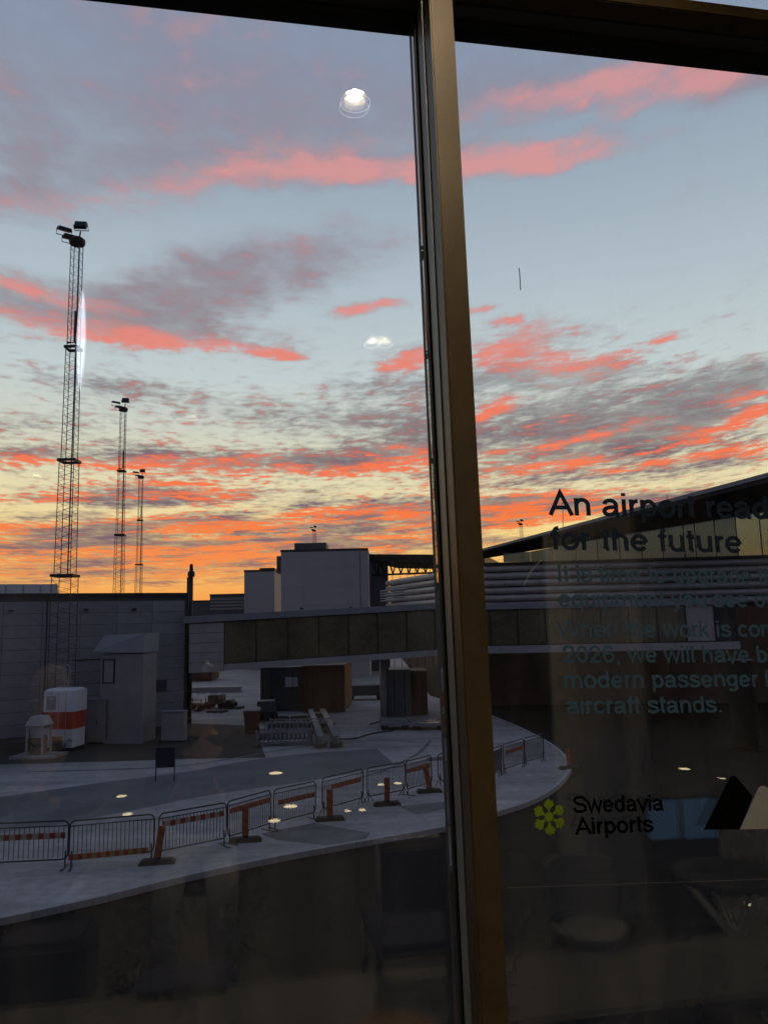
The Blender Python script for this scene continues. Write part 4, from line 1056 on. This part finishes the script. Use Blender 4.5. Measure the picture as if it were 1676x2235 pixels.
DL = [(765,215,'brightest round ceiling light mirrored high in the left pane'),(803,737,'left one of two overlapping lamp rings mirrored beside the mullion'),(830,737,'right one of two overlapping lamp rings mirrored beside the mullion'),
      (415,898,'lamp ring mirrored in the grey clouds of the left pane'),(1265,928,'lamp ring mirrored above the heading'),(1568,938,'lamp ring mirrored near the right edge of the picture'),(82,1025,'faint lamp ring mirrored near the left picture edge')]
for x, y, lab in DL: downlight(seen_in_glass(*s(x,y),CEIL-.03), lab)
for u, y, lab in ((-4.6,2.6,'added unseen downlight left of the picture, near the glass'),(-6.8,2.6,'outermost added unseen downlight on the left'),(5.2,2.6,'added unseen downlight right of the picture, near the glass'),(7.4,2.6,'outermost added unseen downlight on the right'),(-6.2,4.6,'added unseen downlight deeper in the room on the left'),(-8.6,4.6,'leftmost added unseen downlight deeper in the room'),(7.2,4.6,'added unseen downlight deeper in the room on the right'),(9.6,4.6,'rightmost added unseen downlight deeper in the room')):
    downlight(room(u,y), lab)  # added unseen downlights that raise the fill light on mullion and lettering
glint_e = emit('glint_disc_glow', (1.0,.78,.45,1), 6)  # added glowing discs standing in for ceiling-lamp streaks off the floor
FLAB = ['on the dark lane, left of the standing figure','just below the first on the lane','long glint on the lane at picture centre','glint on the fifth barrier','glint under the fifth barrier','left glint of the pair by the sixth barrier','right glint of the pair by the sixth barrier','left glint across the seventh barrier','right glint across the seventh barrier','upper glint in the dark right pane','glint on the curved tip of the apron','glint beside the black peak','dim glint on the blue panels','uppermost of four glints in a falling row','second of four glints in a falling row','third of four glints in a falling row','lowest of four glints in a falling row']
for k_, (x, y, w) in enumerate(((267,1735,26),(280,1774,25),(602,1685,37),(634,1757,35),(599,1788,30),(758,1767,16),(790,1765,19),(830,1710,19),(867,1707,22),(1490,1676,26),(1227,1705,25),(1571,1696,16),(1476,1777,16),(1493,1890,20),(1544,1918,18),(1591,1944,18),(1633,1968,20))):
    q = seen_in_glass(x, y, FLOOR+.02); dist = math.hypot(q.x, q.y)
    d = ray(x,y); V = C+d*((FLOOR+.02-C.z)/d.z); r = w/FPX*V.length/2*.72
    t = thing('glint_disc', 'added glowing disc mirrored as a '+FLAB[k_] if FLAB[k_][0] not in 'oj' else 'small warm floor light mirrored '+FLAB[k_], 'glint disc', (q.x,q.y,FLOOR), 0, 'added warm discs mirrored in the glass')
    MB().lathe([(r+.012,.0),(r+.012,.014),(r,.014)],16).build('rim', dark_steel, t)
    MB().lathe([(.001,.016),(r*.8,.016),(r,.012)],16).build('lens', glint_e, t)
# added glowing tube whose mirror image makes the upright glare streak
q = mirror_to_room(Pd(178,735,4.3)); 
tl = thing('glare_tube', 'added glowing tube mirrored as the pale glare across the tallest mast', 'glare tube', q)
MB().lathe([(.002,-.30),(.012,-.22),(.02,-.12),(.024,0),(.02,.12),(.012,.22),(.002,.30)],12).build('tube', emit('cool_tube_glow', (.75,.84,1.0,1), 5.5), tl)
MB().tube([(0,0,.29),(0,0,CEIL-q.z)],.004,5).build('cord', dark_steel, tl)
# low bench by the glass
bn = thing('window_bench', 'long low dark bench mirrored along the bottom of the panes', 'bench', room(0,0), RZW)
MB().box(-3.2,3.4,-.95,-.5,.36,.42).build('seat', mat('bench_top', (.10,.10,.10), .5), bn)
for u in (-2.6,-.8,1.0,2.8): MB().box(u-.03,u+.03,-.9,-.55,0,.36).build('leg', dark_steel, bn)
# pale square pillar, stool, side table, added blue panels
q = seen_in_glass(*s(1312,1962),FLOOR); 
pl_ = MB().box(-.2,.2,-.2,.2,0,HTOP).build('room_pillar', mat('pale_pillar', (.34,.34,.33), .7)); pl_.location = (q.x,q.y,FLOOR); pl_.rotation_euler = (0,0,RZW)
tag(pl_, 'pale square pillar mirrored behind the operator name', 'pillar')
q = seen_in_glass(*s(1268,1992),FLOOR+.46)
st = thing('tub_chair', 'pale shell chair mirrored at the foot of the pillar', 'chair', (q.x,q.y,FLOOR), RZW)
st.scale = (.66,.66,1.0)
shell = mat('pale_shell', (.26,.26,.26), .5)
MB().lathe([(.001,.40),(.16,.40),(.21,.43),(.22,.46),(.17,.45),(.001,.44)],20).build('seat', shell, st, True)
bk = MB()
for j in range(9):
    a0 = math.radians(200+140*j/9); a1 = math.radians(200+140*(j+1)/9)
    bk.hexa([(.215*math.cos(a0),.215*math.sin(a0),.45),(.215*math.cos(a1),.215*math.sin(a1),.45),(.23*math.cos(a1),.23*math.sin(a1),.45),(.23*math.cos(a0),.23*math.sin(a0),.45),
             (.235*math.cos(a0),.235*math.sin(a0),.68),(.235*math.cos(a1),.235*math.sin(a1),.68),(.25*math.cos(a1),.25*math.sin(a1),.68),(.25*math.cos(a0),.25*math.sin(a0),.68)])
bk.build('backrest', shell, st)
for j in range(4):
    a = math.radians(45+90*j); MB().tube([(.10*math.cos(a),.10*math.sin(a),.40),(.2*math.cos(a),.2*math.sin(a),0)],.012,6).build('leg', steel, st)
chrome = mat('chrome', (.9,.9,.9), .35, .35, .02)
q = seen_in_glass(*s(1575,1995),FLOOR+.3)
tt = thing('side_table', 'small round side table on crossed chrome legs mirrored at lower right', 'side table', (q.x,q.y,FLOOR), RZW)
MB().lathe([(.001,.50),(.24,.50),(.24,.52),(.001,.52)],24).build('top', black_paint, tt)
for a in (0,math.pi/2):
    for sg in (-1,1): MB().tube([(sg*.2*math.cos(a),sg*.2*math.sin(a)+.01*a,.5),(-sg*.2*math.cos(a),-sg*.2*math.sin(a)+.01*a,0)],.015,8).build('leg', chrome, tt, True)
blue_e = emit('panel_glow_blue', (.06,.13,.24,1), 1.0)  # added glowing panels that mirror as dim blue patches
for (x0,x1,y0,y1,lab) in ((1412,1478,1752,1828,'left of two added glowing panels mirrored as dim blue patches under the operator name'),(1486,1560,1748,1826,'right of two added glowing panels mirrored as dim blue patches beside the twin-peak mark')):
    V0 = P(*s((x0+x1)/2/K,y1/K),4.4); q = mirror_to_room(V0); w_ = (x1-x0)/FPX*4.4/2; h_ = (y1-y0)/FPX*4.4
    t = thing('blue_glow_panel', lab, 'glow_panel', (q.x,q.y,FLOOR), RZW)
    MB().box(-w_-.01,w_+.01,-.06,.0,.04,q.z-FLOOR+h_+.01).build('cabinet', black_paint, t)
    MB().box(-w_,w_,.0005,.004,q.z-FLOOR,q.z-FLOOR+h_).build('glow_face', blue_e, t)
    MB().box(-w_-.03,w_+.03,-.12,.06,0,.04).build('foot', dark_steel, t)

# woven stool, tube-frame chair and navy ottomans close to the glass
q = seen_in_glass(*s(850,2222),FLOOR+.45)
ws = thing('woven_stool', 'round tan woven stool mirrored at the bottom edge left of the mullion', 'stool', (q.x,q.y,FLOOR), RZW)
tan = mat('woven_cane', (.30,.17,.085), .8, .0, .3, 40, bump=.4)
MB().lathe([(.001,.45),(.13,.45),(.155,.43),(.16,.38),(.15,.34),(.001,.34)],24).build('seat', tan, ws, True)
MB().lathe([(.10,0),(.12,.1),(.13,.34)],16).build('base', tan, ws, True)
q = seen_in_glass(*s(905,2090),FLOOR+.3)
tf = thing('tube_chair', 'thin steel tube-frame chair mirrored just left of the mullion', 'chair', (q.x,q.y,FLOOR), RZW)
for xx in (-.19,.19):
    MB().tube([(xx,.2,0),(xx,.2,.80),(xx,.17,.84)],.011,8).build('back_leg', steel, tf, True)
    MB().tube([(xx,-.2,0),(xx,-.2,.45)],.011,8).build('front_leg', steel, tf, True)
MB().tube([(-.19,.18,.84),(.19,.18,.84)],.011,8).build('top_rail', steel, tf)
MB().box(-.2,.2,-.21,.21,.44,.47).build('seat', navy_seat := mat('navy_upholstery', (.03,.032,.075), .9), tf, bevel=.01)
MB().box(-.18,.18,.165,.19,.58,.80).build('backrest', navy_seat, tf, bevel=.008)
for px, py, lab in ((105,2070,'navy ottoman mirrored in the lower left corner'),(400,2190,'navy ottoman mirrored at the bottom, left of the woven stool')):
    q = seen_in_glass(*s(px,py),FLOOR+.3); o = thing('ottoman', lab, 'ottoman', (q.x,q.y,FLOOR), RZW)
    MB().box(-.18,.18,-.16,.16,.10,.42).build('cushion', navy_seat, o, bevel=.03)
    for xx in (-.14,.14):
        for yy in (-.12,.12): MB().tube([(xx,yy,0),(xx,yy,.11)],.015,6).build('leg', steel, o)

# ------------------------------------------------------------------ two seated travellers, seen only as dim reflections
def skin_mesh(name, joints, links, m, parent, sub=2, root=0):
    me = bpy.data.meshes.new(name); keys = list(joints)
    me.from_pydata([joints[k_][:3] for k_ in keys], [(keys.index(a_), keys.index(c_)) for a_, c_ in links], [])
    me.materials.append(m); o = link(name, me, parent)
    sk = o.modifiers.new('skin', 'SKIN'); sk.use_smooth_shade = True
    if not me.skin_vertices: 
        bm = bmesh.new(); bm.from_mesh(me); bm.verts.layers.skin.verify(); bm.to_mesh(me); bm.free()
    for i, k_ in enumerate(keys):
        r = joints[k_][3]; r = r if isinstance(r, tuple) else (r, r)
        me.skin_vertices[0].data[i].radius = r; me.skin_vertices[0].data[i].use_root = (i == root)
    sb = o.modifiers.new('sub', 'SUBSURF'); sb.levels = sub; sb.render_levels = sub
    return o
skin_c = mat('skin', (.42,.25,.18), .55, .0, .05, 12)
def person(label, pos, rz, top_m, leg_m, hair_m, phone):
    t = thing('person', label, 'person', pos, rz)
    # local: faces -Y... sits on a 0.45 m seat, feet on the floor
    J = dict(pelvis=(0,0,.56,(.15,.11)), waist=(0,.01,.74,(.135,.10)), chest=(0,.0,.96,(.17,.11)), neck0=(0,.0,1.10,(.07,.065)), neck1=(0,-.015,1.17,(.052,.055)), head0=(0,-.03,1.25,(.072,.085)), head1=(0,-.03,1.35,(.078,.092)))
    for sg, n_ in ((-1,'l'),(1,'r')):
        J.update({n_+'sh':(sg*.175,.0,1.06,.058), n_+'el':(sg*.23,-.06,.80,.043), n_+'wr':(sg*.10,-.29,.86,.026), n_+'pa':(sg*.075,-.34,.89,(.034,.018)),
                  n_+'hip':(sg*.09,-.02,.54,.085), n_+'kn':(sg*.12,-.43,.52,.058), n_+'an':(sg*.12,-.44,.09,.036), n_+'to':(sg*.13,-.60,.035,(.036,.028))})
        for f_, (dx, ln) in enumerate(((-.024,.062),(-.008,.072),(.008,.068),(.022,.052))):
            J['%sf%da' % (n_,f_)] = (sg*.075+sg*dx,-.375,.905,.0088); J['%sf%db' % (n_,f_)] = (sg*.07+sg*dx*.9,-.385,.905+ln*.55,.0082); J['%sf%dc' % (n_,f_)] = (sg*.062+sg*dx*.8,-.375,.905+ln,.007)
        J[n_+'t0'] = (sg*.045,-.345,.90,.0098); J[n_+'t1'] = (sg*.022,-.365,.935,.008)
    Lk = [('pelvis','waist'),('waist','chest'),('chest','neck0'),('neck0','neck1'),('neck1','head0'),('head0','head1')]
    for n_ in 'lr':
        Lk += [('chest',n_+'sh'),(n_+'sh',n_+'el'),(n_+'el',n_+'wr'),(n_+'wr',n_+'pa'),('pelvis',n_+'hip'),(n_+'hip',n_+'kn'),(n_+'kn',n_+'an'),(n_+'an',n_+'to'),(n_+'pa',n_+'t0'),(n_+'t0',n_+'t1')]
        for f_ in range(4): Lk += [(n_+'pa','%sf%da' % (n_,f_)),('%sf%da' % (n_,f_),'%sf%db' % (n_,f_)),('%sf%db' % (n_,f_),'%sf%dc' % (n_,f_))]
    skin_mesh('body', J, Lk, skin_c, t)
    def grow(keys, d): return {k_:(J[k_][0],J[k_][1],J[k_][2],tuple(q+d for q in (J[k_][3] if isinstance(J[k_][3],tuple) else (J[k_][3],)*2))) for k_ in keys}
    skin_mesh('top', grow(['pelvis','waist','chest','neck0','lsh','lel','lwr','rsh','rel','rwr'],.016), [('pelvis','waist'),('waist','chest'),('chest','neck0'),('chest','lsh'),('lsh','lel'),('lel','lwr'),('chest','rsh'),('rsh','rel'),('rel','rwr')], top_m, t)
    skin_mesh('trousers', grow(['pelvis','lhip','lkn','lan','rhip','rkn','ran'],.02), [('pelvis','lhip'),('lhip','lkn'),('lkn','lan'),('pelvis','rhip'),('rhip','rkn'),('rkn','ran')], leg_m, t)
    for n_ in 'lr': skin_mesh('shoe', grow([n_+'an',n_+'to'],.014), [(n_+'an',n_+'to')], rubber, t)
    hr = MB().lathe([(.001,.13),(.05,.122),(.088,.085),(.104,.03),(.104,-.03),(.098,-.07)],16).build('hair', hair_m, t, True); hr.location = (0,.008,1.345); hr.scale = (.92,1.08,1.0); hr.rotation_euler = (math.radians(-18),0,0)
    for sg in (-1,1):
        MB().lathe([(.001,.012),(.009,.007),(.012,0),(.009,-.007),(.001,-.012)],10).build('eye', white_paint, t, True).location = (sg*.033,-.118,1.315)
        MB().hexa([(-.008,-.03,-.03),(.008,-.03,-.03),(.008,.01,-.03),(-.008,.01,-.03),(-.006,-.02,.03),(.006,-.02,.03),(.006,.01,.03),(-.006,.01,.03)]).build('ear', skin_c, t, bevel=.003).location = (sg*.088,-.02,1.31)
    MB().hexa([(-.018,-.03,-.03),(.018,-.03,-.03),(.014,.01,-.03),(-.014,.01,-.03),(-.007,-.006,.03),(.007,-.006,.03),(.006,.01,.03),(-.006,.01,.03)]).build('nose', skin_c, t, bevel=.003).location = (0,-.122,1.29)
    MB().box(-.024,.024,-.006,.004,-.005,.005).build('mouth', rust, t, bevel=.002).location = (0,-.117,1.235)
    return t
navy = mat('navy_cloth', (.02,.024,.05), .9, .0, .15, 30)
pale_cloth = mat('pale_grey_cloth', (.34,.34,.33), .9, .0, .15, 30)
def seat_spot(x, D): V = Pd(x,1342,D); q = mirror_to_room(V); return Vector((q.x,q.y,FLOOR))
pa, pb = seat_spot(118,3.95), seat_spot(440,4.05)
person('person in dark clothes with raised hands, mirrored at the far lower left', pa, RZW+math.pi, navy, navy, timber, False)
person('person in navy top and pale trousers holding a phone, mirrored below the barriers', pb, RZW+math.pi, navy, pale_cloth, black_paint, True)
ph = MB().box(-.075,.075,-.006,.006,-.04,.04).build('phone', black_paint, None, bevel=.004)
ph.location = pb+Matrix.Rotation(RZW+math.pi,3,'Z')@Vector((0,-.40,.955)); ph.rotation_euler = (math.radians(-12),0,RZW+math.pi)
tag(ph, 'black phone held up by the seated person in pale trousers', 'phone')
for q, lab in ((pb,'low backless seat under the person in pale trousers'),(pa,'low backless seat under the person in dark clothes')):
    t = thing('stool', lab, 'stool', q, RZW)
    MB().lathe([(.001,.40),(.21,.40),(.23,.42),(.22,.445),(.001,.45)],20).build('seat', slate, t, True)
    for j in range(4):
        a = math.radians(45+90*j); MB().tube([(.14*math.cos(a),.14*math.sin(a),.40),(.2*math.cos(a),.2*math.sin(a),0)],.013,6).build('leg', steel, t)
